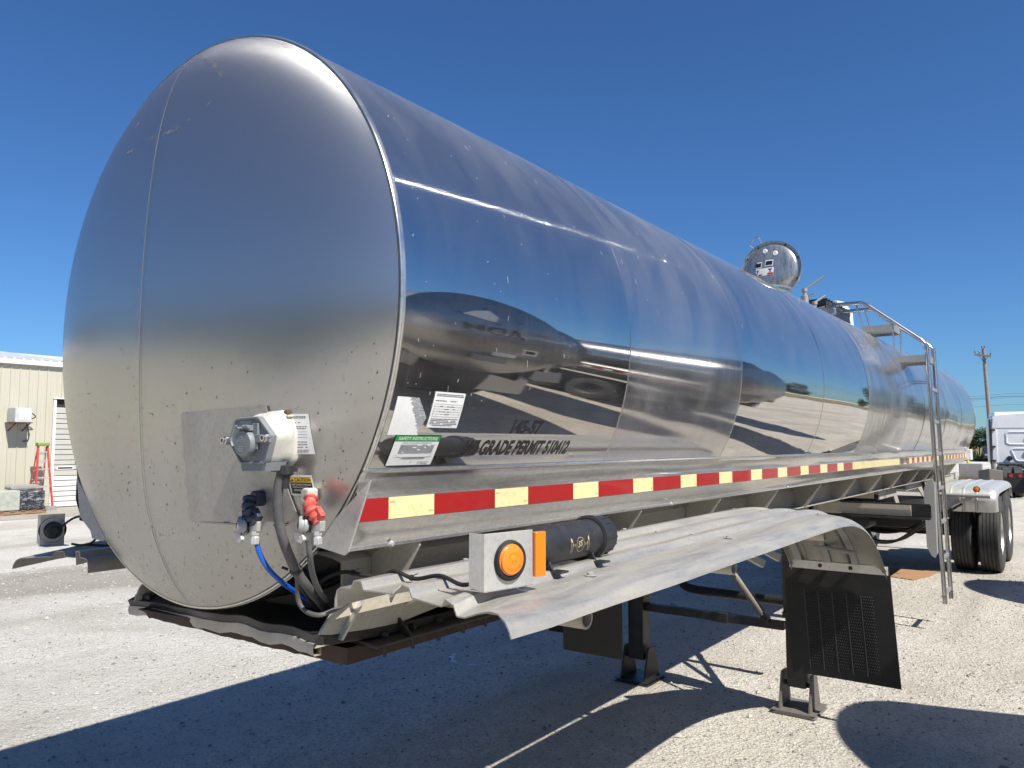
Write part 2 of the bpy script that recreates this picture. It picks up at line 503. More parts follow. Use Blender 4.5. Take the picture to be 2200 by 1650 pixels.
def put_text(mb, s, u0, u1, v0, v1, fn, bold=0., shear=0., rise=0.):
    """text filling the box u0..u1 x v0..v1 in a surface chart; fn(u,v) -> point"""
    vs, fs = textmesh(s, bold); b = len(mb.v)
    for x, y in vs:
        u = u0 + (u1 - u0) * x + shear * (y - .5) * (v1 - v0)
        mb.v.append(tuple(fn(u, v0 + (v1 - v0) * y + rise * (u - u0))))
    for f in fs: mb.f.append(tuple(b + i for i in f))
def put_poly(mb, pts, fn, sub=1):
    b = len(mb.v); mb.v += [tuple(fn(*p)) for p in pts]; mb.f.append(tuple(range(b, b + len(pts))))
def put_rect(mb, u0, u1, v0, v1, fn, shear=0, n=4, m=4):
    rows = [[fn(u0 + (u1 - u0) * i / n + shear * (v0 + (v1 - v0) * j / m - (v0 + v1) / 2), v0 + (v1 - v0) * j / m) for i in range(n + 1)] for j in range(m + 1)]
    mb.quad_grid(rows)

# ------------------------------------------------------------------ ground
def ground_mat():
    m = NT('white limestone gravel')
    v = m.coord()
    big = m.noise(v, .12, 5, .6)
    mid = m.noise(v, 1.1, 6, .65, .4)
    fine = m.noise(v, 38, 6, .75)
    tiny = m.noise(v, 130, 3, .7)
    vo = m.n('TexVoronoi', Scale=55.); m.l(v, vo.inputs['Vector'])
    vo2 = m.n('TexVoronoi', Scale=19.); m.l(v, vo2.inputs['Vector'])
    # tyre tracks run along the yard (y) : stretched noise
    trk = m.noise(m.coord('Object', (1.1, .06, 1), (0, 0, .15)), 1.0, 3, .6)
    c = m.mix(m.ramp(mid, [(.35, 0.), (.68, 1.)]), (.60, .57, .505), (.72, .695, .635))
    c = m.mix(m.math('MULTIPLY', m.ramp(vo.outputs['Color'], [(.25, 0.), (.9, 1.)]), .55), c, (.37, .35, .32))
    c = m.mix(m.math('MULTIPLY', m.ramp(fine, [(.5, 0.), (.72, 1.)]), .55), c, (.80, .775, .72))
    c = m.mix(m.math('MULTIPLY', m.ramp(tiny, [(.56, 0.), (.7, 1.)]), .55), c, (.20, .19, .175))
    c = m.mix(m.math('MULTIPLY', m.ramp(trk, [(.46, 0.), (.66, 1.)]), .55), c, (.36, .33, .28))
    patch = m.noise(v, .55, 6, .62, .8)
    c = m.mix(m.math('MULTIPLY', m.ramp(patch, [(.50, 0.), (.60, 1.)]), .55), c, (.42, .39, .335))
    c = m.mix(m.math('MULTIPLY', m.ramp(m.noise(v, .23, 5, .6), [(.52, 0.), (.66, 1.)]), .35), c, (.80, .78, .74))
    c = m.mix(m.math('MULTIPLY', m.ramp(big, [(.5, 0.), (.62, 1.)]), .22), c, (.38, .35, .31))
    sx = m.n('SeparateXYZ'); m.l(v, sx.inputs[0])
    wob = m.math('MULTIPLY_ADD', m.noise(v, .8, 4, .6), 1.6, -.8)
    bx = m.math('ADD', m.math('MULTIPLY_ADD', sx.outputs[1], -.22, sx.outputs[0]), wob)
    band = m.math('MULTIPLY', m.ramp(m.math('MULTIPLY_ADD', bx, .05, .80), [(.27, 0.), (.29, 1.)]), m.ramp(m.math('MULTIPLY_ADD', bx, .05, .80), [(.385, 1.), (.40, 0.)]))
    c = m.mix(m.math('MULTIPLY', band, .62), c, (.27, .245, .20))
    warm = m.ramp(m.math('MULTIPLY_ADD', sx.outputs[0], .12, .55), [(.2, 0.), (.7, 1.)])
    c = m.mix(m.math('MULTIPLY', warm, .5), c, m.mix(1.0, c, (.93, .87, .77), 'MULTIPLY'))
    spk2 = m.n('TexVoronoi', Scale=90.); m.l(v, spk2.inputs['Vector'])
    c = m.mix(m.math('MULTIPLY', m.ramp(spk2.outputs['Color'], [(.80, 0.), (.88, 1.)]), .6), c, (.17, .165, .155))
    m.set('Base Color', c)
    m.set('Roughness', .92)
    m.set('Specular IOR Level', .25)
    h = m.math('ADD', m.math('MULTIPLY', vo.outputs['Distance'], .5), m.math('ADD', m.math('MULTIPLY', vo2.outputs['Distance'], .5), fine))
    nb = m.bump(h, 1.0, .024, m.bump(mid, .6, .05))
    m.set('Normal', nb)
    return m.m
M['gravel'] = ground_mat()
M['stone'] = flat('pale stone', (.44, .42, .375), .9, 0, .6, 9, .3, (.34, .32, .29))
g = MB()
g.quad_grid([[(x, y, 0) for x in (-900, -60, -20, -8, 0, 8, 20, 60, 900)] for y in (-900, -60, -20, -8, 0, 8, 20, 60, 1500)])
tag(ob('ground', g, 'gravel', smooth=0), 'white crushed limestone yard with tyre tracks', None, None, 'structure')
# loose stones near the camera
def stones(N, seed, mat, label, s0):
    import numpy as np
    rng = np.random.default_rng(seed)
    base = np.array([(1, 0, 0), (-1, 0, 0), (0, 1, 0), (0, -1, 0), (0, 0, 1), (0, 0, -.4)], float)
    fc = np.array([(0, 2, 4), (2, 1, 4), (1, 3, 4), (3, 0, 4), (2, 0, 5), (1, 2, 5), (3, 1, 5), (0, 3, 5)])
    r = 2.2 + 11 * rng.random(N) ** 1.25
    a = YAW + rng.uniform(-.66, .70, N)
    cx = CAM.x - np.sin(a) * r; cy = CAM.y + np.cos(a) * r
    s = s0 * (.0026 + .0105 * rng.random(N) ** 4) * (1 + .07 * (r - 2))
    s *= np.where(rng.random(N) < .012, 1.9, 1)
    sc3 = rng.uniform(.6, 1.3, (N, 3)); th = rng.uniform(0, 6.283, N)
    P = base[None] * sc3[:, None] * s[:, None, None] * (1 + rng.uniform(-.25, .25, (N, 6, 1)))
    c, sn = np.cos(th)[:, None], np.sin(th)[:, None]
    X = P[..., 0] * c - P[..., 1] * sn + cx[:, None]; Y = P[..., 0] * sn + P[..., 1] * c + cy[:, None]; Z = P[..., 2] * .7 + s[:, None] * .15
    V = np.stack([X, Y, Z], -1).reshape(-1, 3); F = (fc[None] + (np.arange(N) * 6)[:, None, None]).reshape(-1, 3)
    me = bpy.data.meshes.new('loose_stones'); me.from_pydata(V.tolist(), [], F.tolist()); me.materials.append(M[mat])
    o = link('loose_stones', me)
    tag(o, label, 'gravel', None, 'stuff')
M['darkstone'] = flat('grey stone', (.20, .19, .175), .9, 0, .5, 9)
stones(34000, 3, 'stone', 'small pale limestone chips lying loose on the yard', 1.0)
stones(9000, 8, 'darkstone', 'scattered dark grey chips among the pale gravel', .85)

mb = MB(); rg0 = random.Random(2); pp = smoothpath([(-2.10, 3.72, .0045), (-2.03, 3.60, .0045), (-1.90, 3.50, .0045), (-1.78, 3.52, .0045), (-1.68, 3.64, .0045)], 5)
mb.quad_grid([[p + Vector((w_ * (.018 + .016 * math.sin(k * 1.7)) * (1 if 1 < k < 19 else .3), 0, 0)) for w_ in (-1, 1)] for k, p in enumerate(pp)])
M['splash'] = flat('dried pale splash', (.80, .80, .78), .7); tag(ob('dried_splash', mb, 'splash', None, 0), 'thin curved pale splash dried on the shaded gravel', None, None, 'structure')

# ------------------------------------------------------------------ the tank trailer
ZC, RT = 2.12, .877
LT = 12.25
T = empty('tank_trailer', (0, 0, 0), 'polished steel tank trailer on its landing gear, ladder on its side, filling the view', 'tank trailer')
def cyl(arc, y, off=0.0, r=RT):
    """arc angle from +x up, in metres of arc"""
    a = arc / r
    return Vector(((r + off) * math.cos(a), y, ZC + (r + off) * math.sin(a)))
def shell_panel(y0, y1, mat, r0=RT, lap=0, ny=10, waves=0):
    n = 144; rows = []; uvs = []
    ys = [y0 + (y1 - y0) * j / ny for j in range(ny + 1)]
    mb = MB(); rng = random.Random(int(y0 * 100))
    ph = [rng.uniform(0, 6.28) for _ in range(6)]
    for j, y in enumerate(ys):
        row = []
        for i in range(n + 1):
            a = -math.pi / 2 + 2 * math.pi * i / n
            d = waves * .0011 * (math.sin(2.3 * y + 5 * a + ph[0]) + .6 * math.sin(5.1 * y - 3 * a + ph[1]) + .5 * math.sin(9 * a + 3.2 * y + ph[2]))
            r = r0 + d
            row.append((r * math.cos(a), y, ZC + r * math.sin(a)))
        rows.append(row)
    mb.quad_grid(rows)
    me = mb.mesh('shell_panel', mat, 60)
    uv = me.uv_layers.new(name='UVMap')
    for p in me.polygons:
        cs = [me.vertices[i].co for i in p.vertices]
        angs = [math.atan2(c.z - ZC, c.x) for c in cs]
        angs = [a + 2 * math.pi if a < -math.pi / 2 - 1e-4 else a for a in angs]
        if max(angs) - min(angs) > 3: angs = [a + 2 * math.pi if a < 0 else a for a in angs]
        for k, li in enumerate(p.loop_indices): uv.data[li].uv = (angs[k] * RT, cs[k].y)
    return link('shell_panel', me, T)
segs = [(0.012, 1.20, 'shell_a', 0, .06), (1.20, 2.36, 'shell_b', -.0004, .12), (2.36, 3.84, 'shell_c', 0, .7), (3.84, 5.12, 'shell_c', -.0005, 1.5),
        (5.12, 5.30, 'shell_d', .0008, .5), (5.30, 5.75, 'shell_d', 0, 1.2), (5.75, 5.95, 'shell_d', .0008, .5), (5.95, 6.75, 'shell_d', 0, 1.2), (6.75, 7.70, 'shell_e', -.0004, 1.2),
        (7.70, 9.2, 'shell_e', 0, 1.6), (9.2, 10.7, 'shell_e', -.0008, 1.6), (10.7, LT, 'shell_e', 0, 1.4)]
for y0, y1, mt, dr, wv in segs:
    shell_panel(y0, y1 + .002, mt, RT + dr, ny=max(3, int((y1 - y0) * 8)), waves=wv)
# weld seams between the sheets
for y in (1.20, 2.36, 3.84, 5.121, 5.301, 5.751, 5.951, 6.75, 7.70, 9.2, 10.7):
    mb = MB(); mb.lathe([(RT - .003, y - .0035), (RT + .0012, y - .002), (RT + .0016, y), (RT + .0012, y + .002), (RT - .003, y + .0035)], (0, 0, ZC), (0, 1, 0), 128)
    ob('weld_seam', mb, 'bright', T)
# rims
def rim(y, flip):
    mb = MB(); s = flip
    mb.lathe([(RT - .006, y - .0015 * s), (RT + .001, y - .0025 * s), (RT + .0035, y + .001 * s), (RT + .0035, y + .004 * s), (RT + .0015, y + .0065 * s), (RT + .0040, y + .009 * s), (RT + .0035, y + .0125 * s), (RT - .002, y + .015 * s)], (0, 0, ZC), (0, 1, 0), 160)
    ob('rim_band', mb, 'rail', T, 50)
rim(0, 1); rim(LT, -1)
# front head : shallow dome, 0.15 m deep
DD = .15
def dome(x, z, off=0.0):
    q = (x * x + (z - ZC) ** 2) / (RT * RT)
    return Vector((x, -.078 * (1 - q) - .050 * (1 - q ** 3) - .012 * (1 - q ** 8) - off, z))
def dome_n(x, z):
    return Vector((2 * DD * x / RT ** 2 * -1 * -1, -1, 2 * DD * (z - ZC) / RT ** 2)).normalized()
mb = MB(); rows = []
for j in range(0, 41):
    q = j / 40; rr = (RT - .005) * q
    rows.append([dome(rr * math.cos(a), ZC + rr * math.sin(a), 0 if q < 1 else 0) for a in [2 * math.pi * k / 128 for k in range(128)]])
mb.quad_grid(rows, close_u=True)
ob('front_head', mb, 'head', T, 60)
mb = MB(); mb.lathe([(RT - .0075, -.0035), (RT - .0045, -.0045), (RT - .0035, -.001), (RT - .005, .004)], (0, 0, ZC), (0, 1, 0), 160)
ob('head_seal', mb, 'blackplastic', T, 50)
# pressed vertical seam on the head and a faint shade line painted beside it
mb = MB(); rows = []
for k in range(60):
    z = 2.985 - k / 59 * (2.985 - 1.255)
    x = -.085 + (.045 if z > 2.93 else 0) * (z - 2.93) / .06 + (.0 if z > 1.6 else (1.6 - z) ** 1.5 * .45)
    rows.append([dome(x + dx, z, h) for dx, h in ((-.014, .0003), (-.005, .0007), (-.002, .0016), (.002, .0016), (.005, .0007), (.014, .0003))])
mb.quad_grid(rows); ob('head_seam', mb, 'head', T, 20)
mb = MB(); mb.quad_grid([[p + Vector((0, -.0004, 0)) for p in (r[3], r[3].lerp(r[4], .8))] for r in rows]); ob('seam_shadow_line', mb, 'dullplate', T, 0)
# doubler plate behind the air couplings
def dome_patch(poly, off, th, n=10):
    mb = MB(); rows = []
    (a, b, c, d) = poly
    for j in range(n + 1):
        l = Vector(a).lerp(Vector(d), j / n); r = Vector(b).lerp(Vector(c), j / n)
        rows.append([dome(*l.lerp(r, i / n), off + th) for i in range(n + 1)])
    mb.sheet(rows, -th) if False else mb.sheet(rows, th)
    return mb
mb = dome_patch([(.151, 1.82), (.50, 1.833), (.566, 1.535), (.160, 1.516)], .0012, .0035)
ob('doubler_plate', mb, 'dullplate', T, 30)
mb = MB()
put_rect(mb, .1505, .1530, 1.516, 1.822, lambda u, v: dome(u + (1.82 - v) * .028, v, .0052), 0, 1, 12); put_rect(mb, .158, .44, 1.5135, 1.5160, lambda u, v: dome(u, v, .0052), 0, 12, 1); put_rect(mb, .152, .47, 1.820, 1.8225, lambda u, v: dome(u, v + (u - .15) * .035, .0052), 0, 12, 1)
ob('plate_edge', mb, 'gal', T, 0)
mb = MB()
rng = random.Random(5)
for k in range(110):
    t = rng.random(); side = k % 5
    if side < 2: x, z = .166 + t * .35, 1.516 + .003 + rng.random() ** 2 * .008; w_, h_ = .003 + rng.random() * .010, .001 + rng.random() * .004
    elif side < 4: x, z = .155 + t * .24, 1.819 - rng.random() ** 2 * .006; w_, h_ = .004 + rng.random() * .012, .001 + rng.random() * .003
    else: x, z = .157 + rng.random() * .004, 1.53 + t * .28; w_, h_ = .001 + rng.random() * .002, .006 + rng.random() * .014
    put_rect(mb, x, x + w_, z, z + h_, lambda u, v: dome(u, v, .0054), 0, 1, 1)
ob('sealant_line', mb, 'blacksteel', T, 0)['kind'] = 'stuff'
# bug spatter and tar specks on the lower head
mb = MB(); rng = random.Random(77)
for k in range(620):
    a = rng.uniform(math.pi * 1.02, math.pi * 1.98); rr = RT * (1 - .75 * rng.random() ** 1.6) * .97
    x, z = rr * math.cos(a), ZC + rr * math.sin(a)
    if z > 1.98 and rng.random() < .8: continue
    w_ = rng.uniform(.0006, .0016); h_ = w_ * rng.uniform(1.2, 4.5); sl = rng.uniform(-.1, .5)
    put_poly(mb, [(x - w_, z), (x, z - h_ * .6), (x + w_ + sl * h_, z), (x + sl * h_, z + h_)], lambda u, v: dome(u, v, .0009))
o = ob('tar_specks', mb, 'tarspot', T, 0); o['kind'] = 'stuff'
# outline of a decal that was taken off (a stain with its own shape)
mb = MB()
ghost = smoothpath([(.02, 0, 2.955), (.17, 0, 2.862), (.205, 0, 2.80), (.16, 0, 2.735), (.02, 0, 2.70), (-.16, 0, 2.705), (-.30, 0, 2.70), (-.33, 0, 2.765), (-.27, 0, 2.80)], 8)
for a, b in zip(ghost[:-1], ghost[1:]):
    put_poly(mb, [(a.x, a.z), (b.x, b.z), (b.x * .96, b.z - .012), (a.x * .96, a.z - .012)], lambda u, v: dome(u, v, .0007))
M['stain'] = alu('tan adhesive stain', (.46, .44, .40), .36, .8, (.40, .355, .28), .7)
_t = M['stain'].node_tree; _b = _t.nodes['Principled BSDF']; _n = _t.nodes.new('ShaderNodeTexNoise'); _n.inputs['Scale'].default_value = 26; _n.inputs['Detail'].default_value = 6
_r = _t.nodes.new('ShaderNodeValToRGB'); _r.color_ramp.elements[0].position = .45; _r.color_ramp.elements[1].position = .68; _tc = _t.nodes.new('ShaderNodeTexCoord'); _t.links.new(_tc.outputs['Object'], _n.inputs['Vector']); _t.links.new(_n.outputs['Fac'], _r.inputs[0]); _t.links.new(_r.outputs[0], _b.inputs['Alpha'])
ob('decal_ghost', mb, 'stain', T, 0)
# rear head
mb = MB(); mb.lathe([(RT - .004, LT - .002), (RT - .02, LT + .05), (RT * .93, LT + .10), (RT * .8, LT + .15), (RT * .5, LT + .2), (0.0, LT + .22)], (0, 0, ZC), (0, 1, 0), 96)
ob('rear_head', mb, 'shell_e', T, 60)

# --- formed side rail, both sides; section (x, z) from the top lip down
SEC = [(.742, 1.668), (.7545, 1.6705), (.7555, 1.665), (.7455, 1.659), (.737, 1.640), (.733, 1.612), (.7345, 1.607), (.7345, 1.5985), (.7365, 1.5965), (.7365, 1.536), (.7345, 1.533), (.730, 1.525), (.712, 1.50), (.700, 1.483), (.699, 1.473), (.703, 1.470), (.703, 1.462), (.690, 1.461), (.560, 1.452)]
for sgn in (1, -1):
    mb = MB(); rows = []
    rng = random.Random(3)
    ys = [-.004 + (LT + .03) * j / 60 for j in range(61)]
    for j, y in enumerate(ys):
        w0 = .0015 * math.sin(y * 2.1) + .001 * math.sin(y * 5.3)
        rows.append([(sgn * (x + (w0 if 4 <= i <= 5 or 11 <= i <= 13 else 0)), y, z) for i, (x, z) in enumerate(SEC)])
    mb.quad_grid(rows)
    ob('side_rail', mb, 'rail', T, 28)
    # tail closing plate and front gusset sheet under the head
    mb = MB()
    gp = [(.782, 1.645), (.730, 1.52), (.705, 1.462), (.690, 1.452), (.560, 1.470), (.600, 1.50)] if sgn > 0 else [(.735, 1.615), (.722, 1.56), (.700, 1.475), (.620, 1.430), (.605, 1.405), (.530, 1.400), (.50, 1.42), (.62, 1.51)]
    mb.prism([(sgn * a, b) for a, b in gp], 'y', -.004, .002)
    ob('end_gusset', mb, 'plate' if sgn > 0 else 'gal', T, 0, .001)
# reflective tape, one strip after another
y = -.010
strips = [('red', .112 - .02)]
seqy = y
def strip(y0, y1, mat):
    mb = MB(); n = 3
    mb.sheet([[(.7378, y0 + (y1 - y0) * i / n, z) for i in range(n + 1)] for z in (1.538, 1.5945)], .0009)
    return ob('reflective_strip', mb, mat, T, 0)
ws = .0 + .115                      # start of the first pale piece
strip(-.002, .104 - .0006, 'tape_red')
yy = .104
P_, Wh = .4572, .1778
while yy < 5.1:
    strip(yy, yy + Wh - .0006, 'tape_yellow'); strip(yy + Wh, min(yy + P_, 5.60) - .0006, 'tape_red'); yy += P_
yy0 = yy
for a in range(5):
    strip(yy0 + a * .39, yy0 + (a + 1) * .39 - .004, 'tape_old')
yy = yy0 + 5 * .39
k = 0
while yy < LT - .05:
    L_ = .15 if True else 0
    strip(yy, min(yy + .152, LT) - .0006, 'tape_red' if k % 2 == 0 else 'tape_yellow'); yy += .152; k += 1
    if k % 2 == 1: pass
# small bolts on the rail
for y in (.15, 1.9, 3.6):
    mb = MB(); mb.lathe([(0, .008), (.006, .007), (.008, .003), (.010, 0)], (.703, y, 1.467), (1, 0, -.1), 8); ob('bolt', mb, 'gal', T, 30)

# --- frame under the tank
for sgn in (1, -1):
    mb = MB(); mb.box(sgn * .50 - .006, sgn * .50 + .006, .16, 12.1, 1.28, 1.455)
    mb.prism([(sgn * .50, 1.28), (sgn * .50, 1.272), (sgn * .575, 1.285), (sgn * .575, 1.293)], 'y', .2, 12.0)
    ob('frame_web', mb, 'frame', T, 0)
    for y in ((.265, .92, 1.62, 2.5, 3.42, 4.38, 5.4, 6.4, 7.4, 8.4, 9.4, 10.4, 11.4) if sgn > 0 else (.265, 1.62, 3.42, 5.4, 7.4, 9.4, 11.4)):
        mb = MB(); mb.prism([(sgn * .508, 1.453), (sgn * .697, 1.459), (sgn * .697, 1.45), (sgn * .60, 1.30), (sgn * .577, 1.287), (sgn * .508, 1.287)], 'y', y, y + .007)
        ob('gusset', mb, 'frame', T, 0, .001)
    # stitched weld lines under the rail
    mb = MB()
    yy = .3
    while yy < 5:
        mb.tube([(sgn * .545, yy, 1.4555), (sgn * .545, yy + .12, 1.4555)], .0035, 6); yy += .21
    ob('weld_bead', mb, 'frame', T)
# tank saddles and dark belly structure between tank and coupler plate
for y in (.30, 1.3, 3.0, 5.0, 7.0, 9.0, 11.0):
    mb = MB()
    n = 14; poly = [(-.64, 1.185), (.64, 1.185), (.56, 1.25), (.50, 1.30)] if y < .5 else [(-.50, 1.20), (.50, 1.20), (.50, 1.30)]
    for k in range(n + 1):
        a = -R_(58) - R_(64) * k / n
        poly.append(((RT + .004) * math.cos(a) * (1), ZC + (RT + .004) * math.sin(a)))
    poly += [(-.50, 1.30), (-.56, 1.25)] if y < .5 else [(-.50, 1.30)]
    mb.prism(poly, 'y', y, y + .01)
    ob('saddle', mb, 'frame' if y > .5 else 'blacksteel', T, 0)
# upper coupler (king pin) plate: bent pale lip, rusty greasy bottom plate
mb = MB(); rows = []
for j in range(6):
    row = []
    for i in range(25):
        x = -.65 + i / 24 * 1.235
        t = (x + .65) / 1.235
        yf = .165 + .006 * math.sin(9 * t) + .006 * math.sin(23 * t) * (t > .3) - .165 * t ** 1.6
        y = yf + (1.25 - yf) * (j / 5) ** 2
        z = 1.192 + (1 - j / 5) ** 2 * (-.040 + .082 * t + .003 * math.sin(11 * t + 1) + .003 * math.sin(31 * t) * (t > .5)) - .012
        if j == 0: z -= .004
        row.append((x, y, z))
    rows.append(row)
mb.sheet(rows, -.026)
o = ob('deck_plate', mb, 'blacksteel', T, 30, .002)  # coloured black for the shade it lies in under the tank
mb = MB(); tops = [Vector(p) for p in rows[0]]
mb.quad_grid([[p + Vector((0, -.004, .003)) for p in tops], [p + Vector((0, -.007, -.012)) for p in tops], [p + Vector((0, -.003, -.028 - .004 * math.sin(k * 2.1))) for k, p in enumerate(tops)], [p + Vector((0, .02, -.029)) for p in tops], [p + Vector((0, .02, .0035)) for p in tops]], close_v=True)
ob('deck_lip', mb, 'frame', T, 30)
mb = MB(); rng = random.Random(2)
prof = []
n = 44
for i in range(n + 1):
    x = -.53 + 1.09 * i / n
    prof.append((x, 1.128 + rng.uniform(-.002, .003) + (0.016 if i < 3 else 0)))
mb.prism([(.56, 1.176), (-.53, 1.150)] + prof, 'y', .13, 1.25)
ob('coupler_plate', mb, 'rust', T, 0)
mb = MB(); mb.lathe([(.0, 1.04), (.045, 1.042), (.045, 1.06), (.025, 1.065), (.025, 1.10), (.036, 1.13)], (0, .75, 0), (0, 0, 1), 20)
ob('king_pin', mb, 'blacksteel', T)
for sgn in (1, -1):
    mb = MB(); mb.prism([(sgn * .53, 1.172), (sgn * .628, 1.176), (sgn * .628, 1.184), (sgn * .60, 1.19), (sgn * .53, 1.19)], 'y', .17, 1.25)
    ob('edge_angle', mb, 'blacksteel', T, 0, .002)
    for k in range(6):
        mb = MB(); y = .24 + .115 * k; x = sgn * .592
        mb.lathe([(0, .014), (.010, .014), (.012, .011), (.012, .001), (.017, .001), (.017, -.002)], (x, y, 1.190), (0, 0, 1), 6)
        mb.lathe([(0, -.045), (.006, -.045), (.006, -.022), (.013, -.022), (.013, -.01), (.006, -.009)], (x, y, 1.180), (0, 0, 1), 6)
        ob('plate_bolt', mb, 'blacksteel', T, 20)
    # pale side plate that carries the fender, with its angled front nose
    dy_, dz_ = (0, 0) if sgn > 0 else (.14, -.035)
    mb = MB(); mb.prism([(a_ + dy_, b_ + dz_) for a_, b_ in ((.00, 1.205), (.02, 1.25), (.09, 1.322), (.60, 1.335), (1.05, 1.335), (1.05, 1.262), (.52, 1.238), (.20, 1.205))], 'x', sgn * .575, sgn * .583)
    ob('side_plate', mb, 'frame', T, 0, .001)
    mb = MB(); mb.bar((sgn * .586, .075 + dy_, 1.215 + dz_), (sgn * .586, .16 + dy_, 1.318 + dz_), .007, .030, (1, 0, 0)); ob('nose_bead', mb, 'plate', T, 0); mb = MB(); mb.bar((sgn * .584, .35, 1.262), (sgn * .70, .37, 1.33), .05, .008)
    ob('fender_brace', mb, 'plate', T, 0, .001)

# --- front fenders
FA = [(0.0, 1.372), (.6, 1.372), (1.2, 1.374), (1.8, 1.376), (2.4, 1.378), (2.75, 1.376), (3.0, 1.362), (3.2, 1.330), (3.36, 1.285), (3.50, 1.225), (3.62, 1.155), (3.72, 1.085), (3.80, 1.005), (3.835, .965)]
FP = smoothpath([(0, a, b) for a, b in FA], 4)
def fender_section():
    """across: (x, dh) dh relative to the top sheet, measured along the sheet's normal"""
    s = [(.652, -.050), (.653, -.030), (.660, -.008), (.672, 0), (.700, 0)]
    for c in (.735, .880, 1.020):
        s += [(c - .025, 0), (c - .023, .001), (c - .014, .0195), (c - .012, .0205), (c + .012, .0205), (c + .014, .0195), (c + .023, .001), (c + .025, 0)]
    s += [(1.065, 0), (1.105, -.001), (1.145, -.006), (1.175, -.014), (1.198, -.027), (1.212, -.042), (1.217, -.054)]
    return s
def fender(sgn, mat='fender'):
    mb = MB(); rows = []; sec = fender_section(); n = len(FP)
    for j, p in enumerate(FP):
        t = FP[min(j + 1, n - 1)] - FP[max(j - 1, 0)]; t.normalize()
        nrm = Vector((0, -t.z, t.y)); row = []
        for x, h in sec:
            q = Vector((x, p.y, p.z)) + nrm * h
            if sgn > 0:
                # crumpled outer front corner
                e = math.exp(-((p.y) / .11) ** 2)
                if x > 1.0: q += Vector((.0, .0, -.020 * e * math.sin((x - 1.0) / .2 * math.pi * 1.6)))
                if x > 1.12: q += Vector((.010 * e, -.020 * e * (x - 1.12) / .1, -.004 * e * (x - 1.12) / .1))
                if .86 < x < 1.12: q += Vector((0, .02 * e, -.014 * e * math.sin((x - .86) / .26 * math.pi)))
                q.z += .004 * math.sin(7 * p.y + 9 * x) * math.exp(-p.y * 2)
                if x > 1.1: q.z -= .012 * math.exp(-((p.y - .36) / .10) ** 2) * math.sin(min(1, (x - 1.1) / .1) * math.pi)
            else:
                e = math.exp(-((p.y) / .15) ** 2)
                if x > 1.1: q += Vector((0, -.02 * e, -.03 * e))
                if .75 < x < 1.1: q += Vector((0, .10 * e * math.sin((x - .75) / .35 * math.pi), -.03 * e))
            q.x *= sgn
            row.append(q)
        rows.append(row)
    mb.sheet(rows, .0035 * sgn)
    return ob('fender', mb, mat, T, 40)
FR = fender(1); FL = fender(-1); FL.location = (.02, 0, -.040)
def boltlet(parent, loc, nrm=(0, 0, 1), r=.011, mat='gal', name='fender_bolt'):
    mb = MB(); mb.lathe([(r * 1.7, 0), (r * 1.7, .0015), (r * .85, .002), (r * .85, .0075), (r * .6, .009), (0, .009)], loc, nrm, 6)
    return ob(name, mb, mat, parent, 20)
for sgn, FF in ((1, FR), (-1, FL)):
    for x in (.655, .805, .955, 1.10):
        for y in (.52, 1.55, 2.80):
            boltlet(FF, (sgn * x, y, 1.373 + (.004 if y > 1 else 0)))
    # ribs under the fender arch, seen from inside
    for x in (.70, .88, 1.04):
        mb = MB(); pts = [Vector((sgn * x, p.y, p.z)) for p in FP if p.y > 2.9]
        rows = []
        for j, p in enumerate(pts):
            t = (pts[min(j + 1, len(pts) - 1)] - pts[max(j - 1, 0)]).normalized(); nn = Vector((0, -t.z, t.y))
            rows.append([p - nn * .006 + Vector((d, 0, 0)) for d in (-.02, .02)])
        mb.sheet(rows, .004); ob('arch_rib', mb, 'gal', FF, 0)
    mb = MB(); mb.bar((sgn * .64, 3.797, .975), (sgn * 1.222, 3.797, .975), .006, .052); ob('flap_strip', mb, 'plate', T, 0, .0015)
    for x in (.62, .80, .98, 1.17):
        boltlet(T, (sgn * (x + .03), 3.794, .975), (0, -1, 0), .008, 'rustbolt')
    # mud flap with ribbed, studded panel
    mb = MB(); rows = []
    for j in range(17):
        z = .975 - j / 16 * .70; row = []
        for i in range(29):
            x = .585 + i / 28 * .635 + (.975 - z) * .055
            bow = .012 * math.sin(i / 28 * math.pi) + .03 * (j / 16) ** 2
            row.append((sgn * x, 3.858 + bow * .5, z))
        rows.append(row)
    mb.sheet(rows, .007 * sgn); FLP = ob('mud_flap', mb, 'rubber', T, 30)
    for c in range(5):
        mb = MB()
        x0 = .70 + c * .085
        for r in range(26):
            for q in range(5):
                z = .80 - .018 * r; x = x0 + .013 * q + (.006 if r % 2 else 0) + (.975 - z) * .055 + .012
                y = 3.856 + .006 * math.sin(min(1, max(0, (x - .585) / .64)) * math.pi) + .015 * ((.975 - z) / .70) ** 2 - .0095
                mb.lathe([(.0046, .003), (.0036, -.002), (0, -.0040)], (sgn * x, y + .0, z), (0, 1, 0), 5)
        for xx in (x0 - .004,):
            mb.bar((sgn * (xx + .188 * .055 + .005), 3.8515, .81), (sgn * (xx + .66 * .055 + .005), 3.862, .32), .004, .006)
        o = ob('stud_panel', mb, 'blackplastic', FLP, 0); o['kind'] = 'stuff'
# round support arms under the fenders
for sgn in (1, -1):
    for y in (.50, 1.60, 2.90):
        mb = MB()
        mb.lathe([(.0245, 0), (.0245, .58), (.0305, .58), (.0305, 0)], (sgn * .52, y, 1.262), (sgn, 0, 0), 24)
        ob('fender_arm', mb, 'frame', T)
    for y in (3.15, 3.45):
        mb = MB(); mb.bar((sgn * .52, y - .1, 1.16), (sgn * .62, y + .2, 1.02), .03, .045); ob('arm_bracket', mb, 'plate', T, 0, .002)
